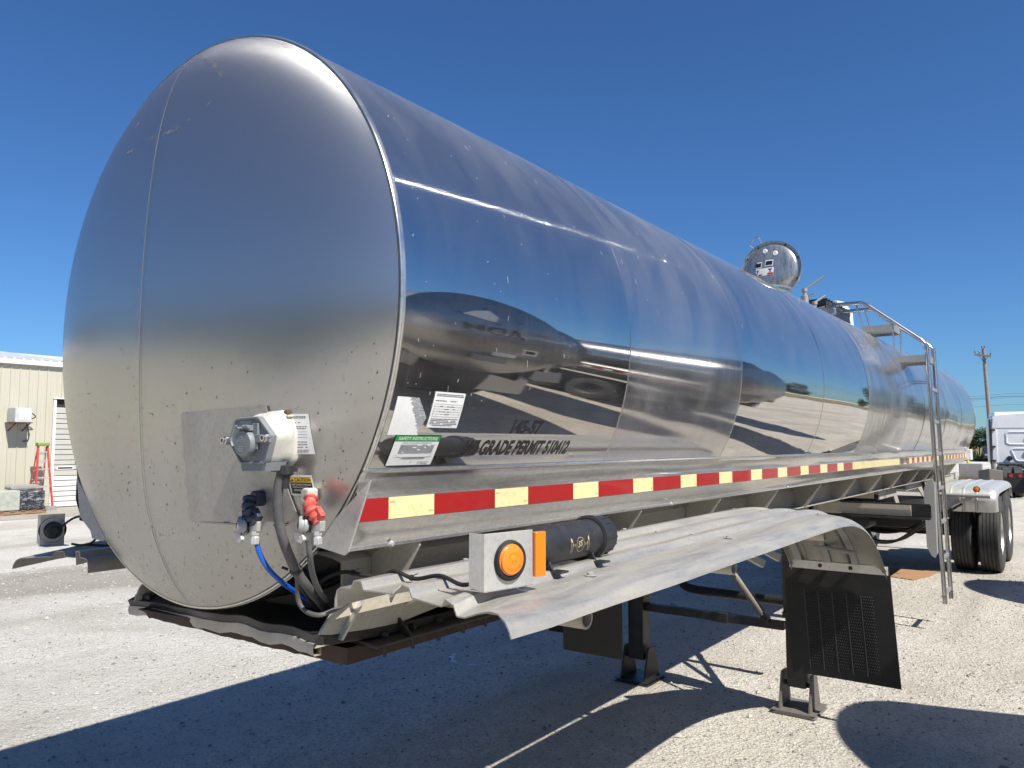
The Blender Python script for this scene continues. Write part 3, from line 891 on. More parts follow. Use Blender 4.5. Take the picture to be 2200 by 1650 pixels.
# small dark flap by the front arm
for sgn in (1, -1):
    mb = MB(); mb.box(sgn * .70 - .125, sgn * .70 + .125, 1.20, 1.212, .955, 1.27) if sgn > 0 else mb.box(-.83, -.58, 1.2, 1.212, 1.0, 1.25)
    ob('splash_flap', mb, 'rubber', T, 0, .002)

# --- marker boxes on the fenders
def marker(sgn):
    """bent aluminium bracket with round amber lamp facing outboard"""
    mb = MB()
    z0, z1 = 1.386, 1.522
    a = Vector((sgn * 1.022, .088, 0)); b = Vector((sgn * 1.066, .092, 0)); c = Vector((sgn * 1.098, .245, 0))
    if sgn < 0: z0, z1 = 1.33, 1.455; a = Vector((-1.150, .050, 0)); b = Vector((-1.138, .051, 0)); c = Vector((-1.120, .135, 0))
    if sgn > 0:
        pts = [a, b, c]
    else:
        pts = [a, b, c]
    d1 = Vector((-.038 * sgn, .0, 0))
    rows = [[Vector((p.x, p.y, z)) for p in pts] for z in (z0, z0 + .012, z1 - .006, z1)]
    rows[0][0].z += .012
    mb.sheet(rows, .004 * sgn)
    mb.sheet([[Vector((p.x - sgn * t, p.y + .0, z0 + .0005)) for p in pts] for t in (0, .045)], -.003 * sgn)
    A = ob('marker_bracket', mb, 'plate', T, 0, .0012)
    dirn = (c - b).normalized(); nrm = Vector((dirn.y, -dirn.x, 0)) * sgn
    ctr = b.lerp(c, .50); ctr = Vector((ctr.x, ctr.y, (z0 + z1) / 2)) + nrm * .001
    mb = MB(); mb.lathe([(.030, .002), (.034, .010), (.042, .011), (.047, .008), (.049, .001), (.049, -.012)], ctr, nrm, 36)
    ob('grommet', mb, 'rubber', A)
    c2 = ctr + Vector((0, 0, .003)) - dirn * .004
    mb = MB(); mb.lathe([(.0, .021), (.010, .0208), (.011, .0200), (.020, .0203), (.021, .0195), (.031, .0190), (.0345, .017), (.0355, .012), (.0375, .011), (.038, .002)], c2, nrm, 40)
    ob('marker_lens', mb, 'amber', A, 40)
    mb = MB(); mb.lathe([(.032, -.004), (.034, -.02), (.028, -.035), (.016, -.036), (.014, -.045), (0, -.045)], ctr, nrm, 24); ob('lamp_back', mb, 'blackplastic', A)
    mb = MB()
    e = c + dirn * .003
    m = Matrix(((dirn.x, nrm.x, 0, e.x), (dirn.y, nrm.y, 0, e.y), (0, 0, 1, 0), (0, 0, 0, 1)))
    if sgn > 0:
        mb.box(-.001, .034, -.003, .009, z0 + .020, z1 - .006, m); ob('side_reflector', mb, 'amber2', A, 0, .002)
    return A
marker(1)
MK = marker(-1)
mb = MB(); mb.tube(smoothpath([(-1.09, .10, 1.40), (-1.02, .13, 1.445), (-.93, .16, 1.45), (-.87, .15, 1.41), (-.89, .14, 1.36), (-.96, .13, 1.342), (-1.04, .13, 1.34)], 6), .0045, 8)
mb.tube(smoothpath([(-.96, .14, 1.342), (-.80, .20, 1.342), (-.72, .25, 1.345), (-.66, .25, 1.337), (-.62, .2, 1.38), (-.58, .15, 1.44)], 6), .005, 8)
ob('marker_wire', mb, 'rubber', T)
mb = MB(); mb.tube(smoothpath([(0.508, 0.05, 1.336), (0.560, 0.052, 1.376), (0.600, 0.08, 1.392), (0.650, 0.10, 1.386), (0.70, .12, 1.384), (0.735, 0.13, 1.401), (0.80, 0.14, 1.386), (0.88, .145, 1.401), (.95, .145, 1.386), (1.02, 0.12, 1.401)], 6), .0055, 8)
for p in ((.62, .09, 1.391), (.79, .137, 1.388)):
    mb.lathe([(.0075, -.004), (.0085, 0), (.0075, .004)], p, (1, .3, 0), 8); mb.bar((p[0], p[1], p[2] + .004), (p[0] + .012, p[1] + .012, p[2] + .010), .003, .002)
ob('marker_wire', mb, 'rubber', T)

# --- document tube lying on the fender
D = empty('document_tube', (0, 0, 0), None, None); D.parent = T
ax0 = Vector((.985, .40, 1.452)); ax1 = Vector((.985, .86, 1.452)); rr = .054
mb = MB(); mb.lathe([(0, 0), (.044, .0), (.051, .006), (rr, .016), (rr, .300), (rr + .004, .302)], ax0, (0, 1, 0), 40); ob('tube_body', mb, 'blackplastic', D)
mb = MB()
prof = [(rr + .004, .300), (rr + .012, .303), (rr + .012, .317), (rr + .004, .321), (rr + .004, .380), (rr - .006, .387), (0, .39)]
mb.lathe(prof, ax0, (0, 1, 0), 48)
for k in range(16):
    a = 2 * math.pi * k / 16; p = ax0 + Vector((math.cos(a) * (rr + .004), .354, math.sin(a) * (rr + .004)))
    mb.tube([p - Vector((0, .028, 0)), p + Vector((0, .026, 0))], .003, 6)
ob('screw_cap', mb, 'blackplastic', D, 40)
for yb in (.43, .66):
    mb = MB(); mb.box(.985 - .075, .985 + .085, yb - .012, yb + .028, 1.3865, 1.392)
    mb.prism([(.985 - .05, 1.392), (.985 + .05, 1.392), (.985 + .035, 1.42), (.985 - .035, 1.42)], 'y', yb, yb + .008)
    ob('tube_foot', mb, 'blackplastic', D, 0, .0015)
mb = MB()
def tf(u, v):  # u along y, v up around the tube (angle)
    a = v / rr; return Vector((.985 + (rr + .0006) * math.cos(a), u, 1.452 + (rr + .0006) * math.sin(a)))
def ring(mb, cu, cv, ru, rv, t, n=28, a0=0, a1=6.2832):
    for k in range(n):
        a, b = a0 + (a1 - a0) * k / n, a0 + (a1 - a0) * (k + 1) / n
        put_poly(mb, [(cu + ru * math.cos(a), cv + rv * math.sin(a)), (cu + ru * math.cos(b), cv + rv * math.sin(b)), (cu + (ru - t) * math.cos(b), cv + (rv - t) * math.sin(b)), (cu + (ru - t) * math.cos(a), cv + (rv - t) * math.sin(a))], tf)
ring(mb, .57, -.004, .021, .021, .0012)
put_text(mb, 'S', .559, .569, -.012, .006, tf, .01, .2); put_text(mb, 'S', .571, .581, -.010, .008, tf, .01, .2)
for s_ in (-1, 1):
    ring(mb, .57 + s_ * .029, -.004, .004, .004, .0012, 4)
    ring(mb, .57 + s_ * .045, -.006, .005, .020, .0012, 16)
    put_poly(mb, [(.57 + s_ * .041, .006), (.57 + s_ * .049, .006), (.57 + s_ * .049, .018), (.57 + s_ * .043, .014)], tf)
    put_poly(mb, [(.57 + s_ * .037, -.006), (.57 + s_ * .039, -.006), (.57 + s_ * .039, .002), (.57 + s_ * .037, .002)], tf)
ob('tube_marking', mb, 'gold', D, 0)

# --- nose box (electrical socket) on the head
N0 = empty('nose_box', (0, 0, 0), None, None); N0.parent = T
hexa = [(.451, 1.745), (.472, 1.794), (.484, 1.799), (.567, 1.801), (.578, 1.794), (.624, 1.754), (.622, 1.742), (.603, 1.688), (.596, 1.685), (.505, 1.684), (.497, 1.689), (.451, 1.738)]
cx, cz = .536, 1.743
hexY = -.175
fl = [(.430, 1.765), (.436, 1.815), (.452, 1.828), (.556, 1.829), (.580, 1.815), (.594, 1.762), (.585, 1.694), (.570, 1.680), (.490, 1.668), (.470, 1.672), (.446, 1.690), (.430, 1.740)]
def rowat(poly, y, s=1.0, c=(cx, cz)):
    return [(c[0] + (p[0] - c[0]) * s, y, c[1] + (p[1] - c[1]) * s) for p in poly]
def rs(poly, n=48):
    """resample closed polygon by angle so two outlines can be lofted"""
    c = (sum(p[0] for p in poly) / len(poly), sum(p[1] for p in poly) / len(poly)); out = []
    for k in range(n):
        a = 2 * math.pi * k / n; d = (math.cos(a), math.sin(a)); best = 0
        for i in range(len(poly)):
            p, q = poly[i], poly[(i + 1) % len(poly)]
            ex, ey = q[0] - p[0], q[1] - p[1]; den = d[0] * ey - d[1] * ex
            if abs(den) < 1e-12: continue
            t = ((p[0] - c[0]) * ey - (p[1] - c[1]) * ex) / den; s_ = ((p[0] - c[0]) * d[1] - (p[1] - c[1]) * d[0]) / den
            if t > 0 and -1e-6 <= s_ <= 1 + 1e-6: best = max(best, t)
        out.append((c[0] + d[0] * best, c[1] + d[1] * best))
    return out, c
H_, hc = rs(hexa); F_, fc_ = rs(fl)
mb = MB()
rows = [rowat(F_, -.060, 1.0, fc_), rowat(F_, -.084, 1.0, fc_), rowat(F_, -.088, .97, fc_), rowat(F_, -.089, .93, fc_)]
mid = [((h[0] * .35 + f[0] * .65 * 1) , (h[1] * .35 + f[1] * .65)) for h, f in zip(H_, F_)]
mid = [(fc_[0] + (p[0] - fc_[0]) * .93 , fc_[1] + (p[1] - fc_[1]) * .93) for p in mid]
rows += [rowat(mid, -.110, 1, (0, 0)), rowat(H_, -.160, .97, hc), rowat(H_, -.168, .98, hc)]
mb.quad_grid(rows, close_u=True); ob('housing', mb, 'cast', N0, 50)
mb = MB()
rows = [rowat(H_, -.168, 1.02, hc), rowat(H_, -.180, 1.02, hc), rowat(H_, -.183, .99, hc), rowat(H_, -.183, .93, hc), rowat(H_, -.179, .90, hc), rowat(H_, -.179, .02, hc)]
mb.quad_grid(rows, close_u=True)
mb.prism([(.500, 1.687), (.604, 1.690), (.598, 1.668), (.507, 1.666)], 'y', -.180, -.120)
ob('face_frame', mb, 'cast_dark', N0, 40)
mb = MB(); cdir = Vector((.06, -1, -.05)).normalized()
lc = Vector((.532, -.181, 1.735))
mb.lathe([(.034, 0), (.034, .016), (.031, .020), (0, .021)], lc, cdir, 32); ob('socket_cover', mb, 'cast_dark', N0, 40)
mb = MB(); mb.box(.508, .556, -.196, -.180, 1.766, 1.780); mb.tube([(.506, -.201, 1.776), (.560, -.201, 1.776)], .005, 10); mb.box(.55, .574, -.186, -.178, 1.72, 1.785); mb.box(.49, .508, -.187, -.178, 1.735, 1.745); mb.box(.556, .622, -.187, -.178, 1.737, 1.757)
ob('cover_hinge', mb, 'cast_dark', N0, 0, .0015)
mb = MB(); mb.tube([(.522, -.202, 1.776), (.541, -.202, 1.776)], .006, 10); ob('hinge_pin', mb, 'bright', N0)
for px, pz in ((.448, 1.742), (.612, 1.748)):
    mb = MB(); mb.lathe([(.0105, -.01), (.0105, .010), (.0085, .013), (.0085, .017), (.0055, .017), (.0055, .010), (0, .010)], (px, -.184, pz), (0, -1, 0), 12); ob('face_bolt', mb, 'bright', N0, 30)
for px, pz, s_ in ((.566, 1.812, 1), (.560, 1.690, 1), (.452, 1.812, .8)):
    mb = MB(); mb.lathe([(.009 * s_, 0), (.0095 * s_, .006), (.007 * s_, .011), (0, .013)], (px, -.088, pz), (.1, -1, .1), 12); ob('rusty_bolt', mb, 'rustbolt', N0, 40)
mb = MB(); mb.prism([(.540, 1.712), (.560, 1.719), (.578, 1.710), (.574, 1.700), (.545, 1.702)], 'y', -.112, -.086); mb.prism([(.548, 1.800), (.584, 1.808), (.584, 1.803), (.556, 1.795)], 'y', -.104, -.086); ob('mount_ear', mb, 'cast', N0, 0, .0012)
mb = MB(); put_text(mb, 'STAFR', .500, .545, 1.782, 1.790, lambda u, v: Vector((u, -.1837, v)), .0); put_text(mb, 'PHILLIPS', .514, .550, 1.738, 1.746, lambda u, v: Vector((u, -.2028, v - (u - .53) * .0)), .0)
for k in range(3): put_rect(mb, .522, .542, 1.716 + k * .005, 1.718 + k * .005, lambda u, v: Vector((u, -.2032, v)), 0, 1, 1)
M['embossed'] = flat('embossed grey', (.30, .32, .33), .5, 0, .2)
ob('embossed_marks', mb, 'embossed', N0, 0)
# cable below the nose box
mb = MB(); mb.lathe([(.0, .01), (.022, .008), (.022, -.014), (.013, -.02), (.011, -.05)], (.592, -.115, 1.672), (0, 0, 1), 14); mb.box(.555, .61, -.13, -.09, 1.664, 1.675); ob('cable_gland', mb, 'blackplastic', N0)
def hose(name, pts, r, mat, n=10):
    mb = MB(); mb.tube(smoothpath(pts, 8), r, n); return ob(name, mb, mat, T)
hose('wiring_loom', [(.592, -.12, 1.675), (.580, -.125, 1.622), (.576, -.12, 1.552), (.578, -.10, 1.481), (.561, -.05, 1.41), (.549, .0, 1.357), (.498, .08, 1.305), (.434, .16, 1.259)], .0125, 'greycable', 12)
hose('wiring_loom', [(.582, -.118, 1.64), (.567, -.118, 1.60), (.567, -.112, 1.54), (.568, -.092, 1.47), (.552, -.045, 1.40), (.53, .0, 1.35), (.45, .1, 1.29)], .0075, 'blackplastic', 10)
hose('blue_air_line', [(.49, -.12, 1.488), (.5, -.12, 1.46), (.511, -.1, 1.417), (.504, -.05, 1.374), (.471, .03, 1.329), (.447, .09, 1.298), (.367, .2, 1.251)], .0068, 'blue')
hose('grey_air_line', [(.68, -.11, 1.501), (.676, -.1, 1.455), (.639, -.06, 1.407), (.592, 0, 1.355), (.53, .08, 1.309)], .0075, 'greycable')
hose('corrugated_cable', [(.565, -.05, 1.42), (.543, -.03, 1.364), (.536, -.02, 1.325), (.552, -.01, 1.299), (.594, 0, 1.292), (.606, .04, 1.300), (.585, .12, 1.31)], .0062, 'greycable')
mb = MB(); mb.lathe([(.016, -.004), (.0175, 0), (.016, .004)], (.561, -.05, 1.41), (-.2, .5, -.8), 14); mb.tube([(.548, -.065, 1.412), (.536, -.075, 1.418)], .004, 6); ob('cable_tie', mb, 'blackplastic', T)
# air couplings
def gladhand(px, pz, yb, mount, body, wing, mo=0):
    G = empty('air_coupling', (0, 0, 0), None, None); G.parent = T
    o = Vector((px, yb, pz))
    mb = MB(); rows = []
    prof = [(-.016, .006, .020), (.018, .010, .018), (.024, -.014, .020), (.016, -.045, .024), (-.010, -.050, .022), (-.026, -.020, .020)]
    mb.prism([(px + mo - .016, pz + .010), (px + mo - .006, pz + .017), (px + mo + .014, pz + .014), (px + mo + .012, pz - .016), (px + mo + .002, pz - .026), (px + mo - .016, pz - .018)], 'y', yb + .002, yb + .036)
    ob('coupling_mount', mb, mount, G, 0, .004)
    mb = MB()
    rg = random.Random(int(px * 100))
    pts = smoothpath([o + Vector((-.006, -.004, -.002)), o + Vector((.006, -.016, -.026)), o + Vector((.020, -.014, -.046)), o + Vector((.030, -.006, -.064))], 5)
    mb.tube(pts, [.016 + .004 * math.sin(k * 1.9) + rg.uniform(-.001, .002) for k in range(len(pts))], 9)
    mb.bar(o + Vector((.026, -.012, -.030)), o + Vector((.048, -.014, -.052)), .014, .018); mb.bar(o + Vector((-.014, -.014, -.02)), o + Vector((-.004, -.02, -.05)), .013, .016)
    ob('coupling_body', mb, body, G, 45, .003)
    dc = o + Vector((-.010, -.016, -.072)); dax = Vector((-.62, -.72, .05)).normalized()
    mb = MB(); mb.lathe([(.010, -.016), (.022, -.016), (.0235, -.010), (.0235, -.003), (.0255, -.002), (.0255, .008), (.022, .0105), (0, .0105)], dc, -dax, 28); ob('coupling_disc', mb, 'gal', G, 35)
    mb = MB(); mb.lathe([(.019, .0), (.0185, .003), (.012, .0035), (.008, .001), (0, .001)], dc - dax * .0105, -dax * -1 if False else -dax, 24)
    mb.lathe([(.020, .0), (.019, .0025), (.009, .003), (.007, -.004), (0, -.004)], dc + Vector((.008, -.011, 0)), Vector((.25, -1, 0)), 24)
    ob('rubber_seal', mb, 'rubber', G, 35)
    mb = MB(); mb.prism([(dc.x - .028, dc.z - .020), (dc.x - .012, dc.z - .016), (dc.x + .008, dc.z - .022), (dc.x + .012, dc.z - .034), (dc.x + .002, dc.z - .044), (dc.x - .016, dc.z - .040)], 'y', dc.y - .016, dc.y - .006); mb.bar(dc + Vector((-.004, -.006, -.008)), dc + Vector((-.006, -.010, -.03)), .014, .012); ob('coupling_wing', mb, wing, G, 0, .0015)
    mb = MB(); mb.prism([(dc.x + .020, dc.z + .016), (dc.x + .058, dc.z + .012), (dc.x + .056, dc.z - .012), (dc.x + .026, dc.z - .018)], 'y', dc.y - .002, dc.y + .014)
    nz = dc + Vector((.043, .002, -.012))
    mb.lathe([(.010, .0), (.011, -.010), (.008, -.012), (.012, -.016), (.012, -.032), (.008, -.034)], nz, (0, 0, 1), 6); ob('hose_nut', mb, 'plate', G, 20, .001)
    return G
gladhand(.462, 1.596, -.115, 'navy', 'navy', 'cast')
gladhand(.662, 1.606, -.080, 'cast', 'redpaint', 'cast', -.040)

# --- labels on head
def surf_dome(off): return lambda u, v: dome(u, v, off)
mb = MB(); put_rect(mb, .545, .635, 1.708, 1.810, surf_dome(.0012), -.08); lab = ob('paper_label', mb, 'white', T, 0)
mb = MB(); rg = random.Random(9)
def textlines(mb, fn, u0, u1, v0, v1, n, h, skip=.0, rg=rg, shear=0):
    for k in range(n):
        v = v1 - (v1 - v0) * (k + .5) / n; u = u0
        while u < u1 - .004:
            L = (u1 - u0) * rg.uniform(.04, .14)
            if rg.random() > skip: put_rect(mb, u + shear * (v - (v0 + v1) / 2), min(u + L, u1) + shear * (v - (v0 + v1) / 2), v - h / 2, v + h / 2, fn, shear, 1, 1)
            u += L + h * .7
fnl = surf_dome(.0017)
for v0, v1, n, sk in ((1.798, 1.805, 2, .05), (1.786, 1.790, 1, .5), (1.770, 1.780, 2, .1), (1.722, 1.742, 3, .1), (1.711, 1.720, 2, .4)):
    textlines(mb, fnl, .55, .624, v0, v1, n, .0018, sk, shear=-.08)
for v in (1.764, 1.757, 1.750): put_rect(mb, .55, .622, v, v + .0008, fnl, 0, 2, 1)
ob('print', mb, 'ink', lab, 0)
mb = MB(); put_rect(mb, .549, .622, 1.602, 1.654, surf_dome(.0010), -.08); lab = ob('caution_label', mb, 'white', T, 0)
mb = MB(); put_rect(mb, .5535, .6175, 1.606, 1.649, surf_dome(.0013), -.08); ob('label_panel', mb, 'ink', lab, 0)
mb = MB(); put_rect(mb, .5545, .6165, 1.635, 1.648, surf_dome(.0016), -.08); ob('label_band', mb, 'yellowlabel', lab, 0)
mb = MB(); put_text(mb, 'CAUTION', .568, .615, 1.637, 1.6465, surf_dome(.0019), .02); put_poly(mb, [(.556, 1.6375), (.565, 1.6375), (.5605, 1.6462)], surf_dome(.0019)); ob('caution_text', mb, 'ink', lab, 0)
mb = MB()
for k, s_ in enumerate(('MAKE TO INSURE CONTINUOUS', 'POWER THRU THE JUNCTION PLUG', 'GREASE HERE')):
    put_text(mb, s_, .558 + k * .002, .614 - k * .008, 1.627 - k * .0072, 1.6318 - k * .0072, surf_dome(.0017))
ob('small_text', mb, 'white', lab, 0)

# --- labels and lettering on the shell
def ang(z): return math.asin((z - ZC) / RT) * RT
def sf(off): return lambda u, v: cyl(v, u, off)
def label_rect(name, u0, u1, za, zb, mat, off, shear=0, parent=T):
    mb = MB(); put_rect(mb, u0, u1, ang(za), ang(zb), sf(off), shear, 4, 6); return ob(name, mb, mat, parent, 0)
sh = .0
L1 = label_rect('inspection_label', .168, .292, 1.778, 1.872, 'white', .0012)
mb = MB(); rg = random.Random(4); fn = sf(.0017); A_ = ang
for za, zb, n, sk in ((1.860, 1.868, 2, .05), (1.846, 1.852, 1, .3), (1.782, 1.803, 5, .1)):
    textlines(mb, fn, .175, .286, A_(za), A_(zb), n, .0016, sk, rg)
for k in range(6): put_rect(mb, .176, .285, A_(1.807 + k * .0066), A_(1.8076 + k * .0066), fn, 0, 2, 1)
for u in (.176, .2845): put_rect(mb, u, u + .0007, A_(1.807), A_(1.8406), fn, 0, 1, 2)
textlines(mb, fn, .20, .262, A_(1.810), A_(1.838), 4, .0018, .4, rg)
ob('print', mb, 'ink', L1, 0)
L2 = label_rect('safety_label', .066, .242, 1.677, 1.757, 'ink', .0010)
label_rect('label_sheet', .0685, .2395, 1.6785, 1.7405, 'white', .0014, 0, L2)
label_rect('label_band', .0685, .2395, 1.7415, 1.7555, 'green', .0014, 0, L2)
mb = MB(); put_text(mb, 'SAFETY INSTRUCTIONS', .080, .229, A_(1.7442), A_(1.7528), sf(.0018), .012); ob('band_text', mb, 'white', L2, 0)
mb = MB(); fn = sf(.0018)
put_text(mb, 'UPPER PLATE MAINTENANCE REQUIREMENTS', .10, .212, A_(1.7345), A_(1.7385), fn)
textlines(mb, fn, .095, .225, A_(1.709), A_(1.733), 8, .0014, .12, rg)
pts = [(.09, 1.706), (.10, 1.699), (.11, 1.699), (.115, 1.694), (.20, 1.694), (.206, 1.699), (.216, 1.699), (.226, 1.706)]
for (a, b), (c, d) in zip(pts[:-1], pts[1:]): put_poly(mb, [(a, A_(b)), (c, A_(d)), (c, A_(d) + .0008), (a, A_(b) + .0008)], fn)
put_rect(mb, .085, .23, A_(1.6995), A_(1.7001), fn, 0, 2, 1)
for k in range(12): put_poly(mb, [(.118 + k * .0072, A_(1.696)), (.123 + k * .0072, A_(1.696)), (.124 + k * .0072, A_(1.699)), (.119 + k * .0072, A_(1.699))], fn)
put_text(mb, '2', .155, .159, A_(1.684), A_(1.690), fn); textlines(mb, fn, .185, .225, A_(1.680), A_(1.688), 2, .0016, .1, rg)
ob('print', mb, 'ink', L2, 0)
# scuffed grey-white patch left by an old label
mb = MB(); rg = random.Random(8)
def edge_u(z, j=0): return .140 - (z - 1.766) * .70 + (rg.uniform(-.005, .006) if j else 0)
e1 = [(z, edge_u(z, 1) if 1.764 < z < 1.852 else edge_u(z)) for z in [1.757 + k * .0033 for k in range(30)]]
mb.quad_grid([[sf(.0006)(.034 + (u - .034) * t, A_(z)) for t in (0, .25, .5, .75, 1)] for z, u in e1])
ob('scuffed_patch', mb, 'white', T, 0)
def edge2(z): return .158 - abs(z - 1.803) * .30 if z < 1.803 else .158 - (z - 1.803) * .92
mb = MB(); mb.quad_grid([[sf(.0004)((u - .004) + (max(edge2(z), u) - (u - .004)) * t, A_(z)) for t in (0, .5, 1)] for z, u in e1])
def speck_mat():
    m = NT('sandblasted speckle'); n = m.noise(m.coord(), 420, 3, .7)
    m.set('Base Color', m.ramp(n, [(.42, .06), (.58, .6)])); m.set('Roughness', .6); return m.m
M['speck'] = speck_mat(); ob('scuffed_fringe', mb, 'speck', T, 0)
mb = MB(); put_text(mb, '145-57', .552, .712, A_(1.764), A_(1.808), sf(.0004), .042, .20)
ob('unit_number', mb, 'ink', T, 0)
mb = MB(); put_text(mb, 'WI GRADE PERMIT 510412', .355, .915, A_(1.700), A_(1.746), sf(.0004), .042, .20)
ob('permit_lettering', mb, 'ink', T, 0)

# short bright nicks in the polished sheets
mb = MB(); rng = random.Random(31)
for k in range(150):
    y = .05 + 2.7 * rng.random() ** 1.3; a0_ = rng.uniform(-.45, 1.15); L_ = .002 + .022 * rng.random() ** 5; w_ = rng.uniform(.0003, .0008) * (1 + .4 * (L_ < .004)); sl = rng.uniform(-.35, .35)
    a_ = a0_ * RT
    put_poly(mb, [(y - w_, a_), (y + w_, a_), (y + w_ + sl * L_, a_ + L_), (y - w_ + sl * L_, a_ + L_)], sf(.0004))
o = ob('nicks', mb, 'scratch', T, 0); o['kind'] = 'stuff'
# batch print on the tape
for k in range(7):
    y0 = .104 + k * P_; mb = MB(); fn = lambda u, v: Vector((.7391, u, v))
    put_text(mb, 'DOT-C2', y0 + .004, y0 + .022, 1.580, 1.584, fn); put_text(mb, 'DOT-C2', y0 + Wh - .024, y0 + Wh - .005, 1.548, 1.552, fn); ob('tape_print', mb, 'ink', T, 0)

# --- manway lid standing open on top
LD = empty('manway_lid', (0, 0, 0), None, None); LD.parent = T
lc = Vector((.03, 5.5, 3.275)); la = Vector((.04, -1, .10)).normalized(); lr = .262
mb = MB(); mb.lathe([(0, .050), (lr * .3, .047), (lr * .6, .036), (lr * .8, .022), (lr * .86, .010), (lr * .88, .002), (lr * .93, .000), (lr * .985, .004), (lr, .014), (lr, -.022), (lr * .97, -.028), (lr * .8, -.012), (0, -.004)], lc, la, 64); ob('lid_dish', mb, 'lid', LD, 40)
lu = la.cross(Vector((0, 0, 1))).normalized() * -1; lv = la.cross(lu) * -1
if lv.z < 0: lv = -lv
if lu.x < 0: lu = -lu
def LP(u, v, h): return lc + lu * u + lv * v + la * h
mb = MB(); mb.tube(smoothpath([LP(-.145, .215, .0), LP(-.185, .262, .01), LP(-.115, .318, .01), LP(-.080, .255, .0)], 6), .006, 8); ob('lid_handle', mb, 'bright', LD)
for u, v, r in ((-.045, .165, .022), (.045, .135, .022), (-.10, .05, .007), (.035, -.09, .008)):
    mb = MB(); h = .050 - .050 * ((u * u + v * v) / lr ** 2); mb.lathe([(r, -.006), (r, .006), (r * .8, .009), (r * .35, .009), (r * .3, .004), (0, .004)], LP(u, v, h), la, 16); ob('lid_fitting', mb, 'white' if r > .01 else 'bright', LD, 30)
for k in (20, 60, 118, 150, 310, 335):
    a = R_(k); mb = MB(); mb.lathe([(.008, -.002), (.008, .008), (0, .009)], LP(lr * .93 * math.cos(a), lr * .93 * math.sin(a), .0), la, 6); ob('lid_stud', mb, 'blacksteel', LD, 20)
def lidf(h): return lambda u, v: LP(u, v, h + .050 - .050 * ((u * u + v * v) / lr ** 2))
for nm, u0, u1, v0, v1, mt, h in (('hazard_label', -.130, -.070, .012, .066, 'white', .002), ('label_panel', -.124, -.076, .020, .058, 'ink', .003), ('hazard_label', -.040, .030, .022, .076, 'white', .002), ('label_panel', -.034, .024, .030, .068, 'ink', .003),
                               ('warning_label', -.125, .036, -.062, .006, 'white', .002), ('label_band', -.100, -.068, -.060, -.046, 'redlabel', .003), ('label_band', -.018, .032, -.058, -.040, 'redlabel', .003), ('pictogram', -.014, .024, -.036, .000, 'ink', .003), ('pictogram', -.120, -.092, -.036, -.006, 'ink', .003)):
    mb = MB()
    if nm == 'pictogram':
        c_ = ((u0 + u1) / 2, (v0 + v1) / 2); put_poly(mb, [(c_[0] + .5 * (u1 - u0) * x, c_[1] + .5 * (v1 - v0) * y) for x, y in ((-.3, -1), (.3, -1), (.15, -.1), (1, .7), (.7, .9), (.2, .4), (.2, 1), (-.2, 1), (-.2, .4), (-.7, .9), (-1, .7), (-.15, -.1))], lidf(h))
    else: put_rect(mb, u0, u1, v0, v1, lidf(h), .1)
    ob(nm, mb, mt, LD, 0)
mb = MB(); mb.lathe([(.27, 2.93), (.27, 3.02), (.285, 3.025), (.285, 3.04), (.25, 3.04), (.25, 2.95)], (0, 5.2, 0), (0, 0, 1), 48); ob('manway_collar', mb, 'lid', T, 40)
mb = MB(); mb.bar((0, 5.48, 3.0), (0, 5.52, 3.12), .10, .012); ob('lid_hinge', mb, 'bright', T)
# valves behind the lid
for x, y, h, L_, nm in ((.16, 6.05, 3.18, .16, 'vent_valve'), (.14, 6.45, 3.12, .09, 'vent_valve')):
    mb = MB(); mb.lathe([(.035, 2.95), (.035, h - .07), (.018, h - .06), (.018, h - .03), (.026, h - .03), (.026, h), (0, h)], (x, y, 0), (0, 0, 1), 14); mb.tube([(x, y, h - .01), (x + L_, y + .05, h + L_ * .62)], .011, 8); mb.bar((x + .01, y, h - .075), (x + .09, y, h - .06), .02, .012); ob(nm, mb, 'tread_metal', T, 30)
mb = MB(); mb.box(-.1, .34, 6.35, 6.44, 2.97, 3.03); ob('walk_curb', mb, 'bright', T, 0, .003)
# platform box and white upright shield
mb = MB(); mb.box(-.15, .17, 6.75, 7.75, 3.14, 3.18)
for k in range(10): mb.box(-.15, .178, 6.77 + .1 * k, 6.79 + .1 * k, 3.18, 3.20)
mb.box(-.14, .165, 6.76, 7.75, 2.96, 3.14); ob('walkway', mb, 'blacksteel', T, 0, .002)
mb = MB(); mb.prism([(7.32, 2.93), (7.32, 3.26), (7.62, 3.29), (8.00, 3.23), (8.06, 2.95), (7.92, 2.95), (7.90, 3.10), (7.75, 3.15), (7.42, 3.15), (7.40, 2.93)], 'x', .10, .14); ob('shield_plate', mb, 'whitepaint', T, 0, .003)

# --- ladder: two bent rails, flat steps on the shoulder, rungs below
LDR = empty('ladder', (0, 0, 0), None, None); LDR.parent = T
for yy, dx, top in ((6.98, 0, 0), (7.36, .0, 0)):
    p = [(.04, yy, 3.160), (.44, yy, 3.150), (.50, yy, 3.125), (.55, yy, 3.085), (.96, yy, 2.745), (1.005, yy, 2.69), (1.022, yy, 2.60), (1.084, yy, .335)]
    if yy > 7: p = [(.13, yy, 3.140), (.47, yy, 3.138), (.53, yy, 3.10), (.56, yy, 3.06), (.965, yy, 2.735), (1.01, yy, 2.68), (1.026, yy, 2.60), (1.087, yy, .325)]
    q = []
    P = [Vector(a) for a in p]
    for i in range(len(P)): q.append(P[i])
    # densify straight runs so the bends stay tight
    dense = []
    for a, b in zip(q[:-1], q[1:]):
        dense.append(a)
        if (b - a).length > .2: dense += [a.lerp(b, .04), a.lerp(b, .96)]
    dense.append(q[-1])
    mb = MB(); mb.tube(smoothpath(dense, 4), .0195, 14); ob('ladder_rail', mb, 'bright', LDR)
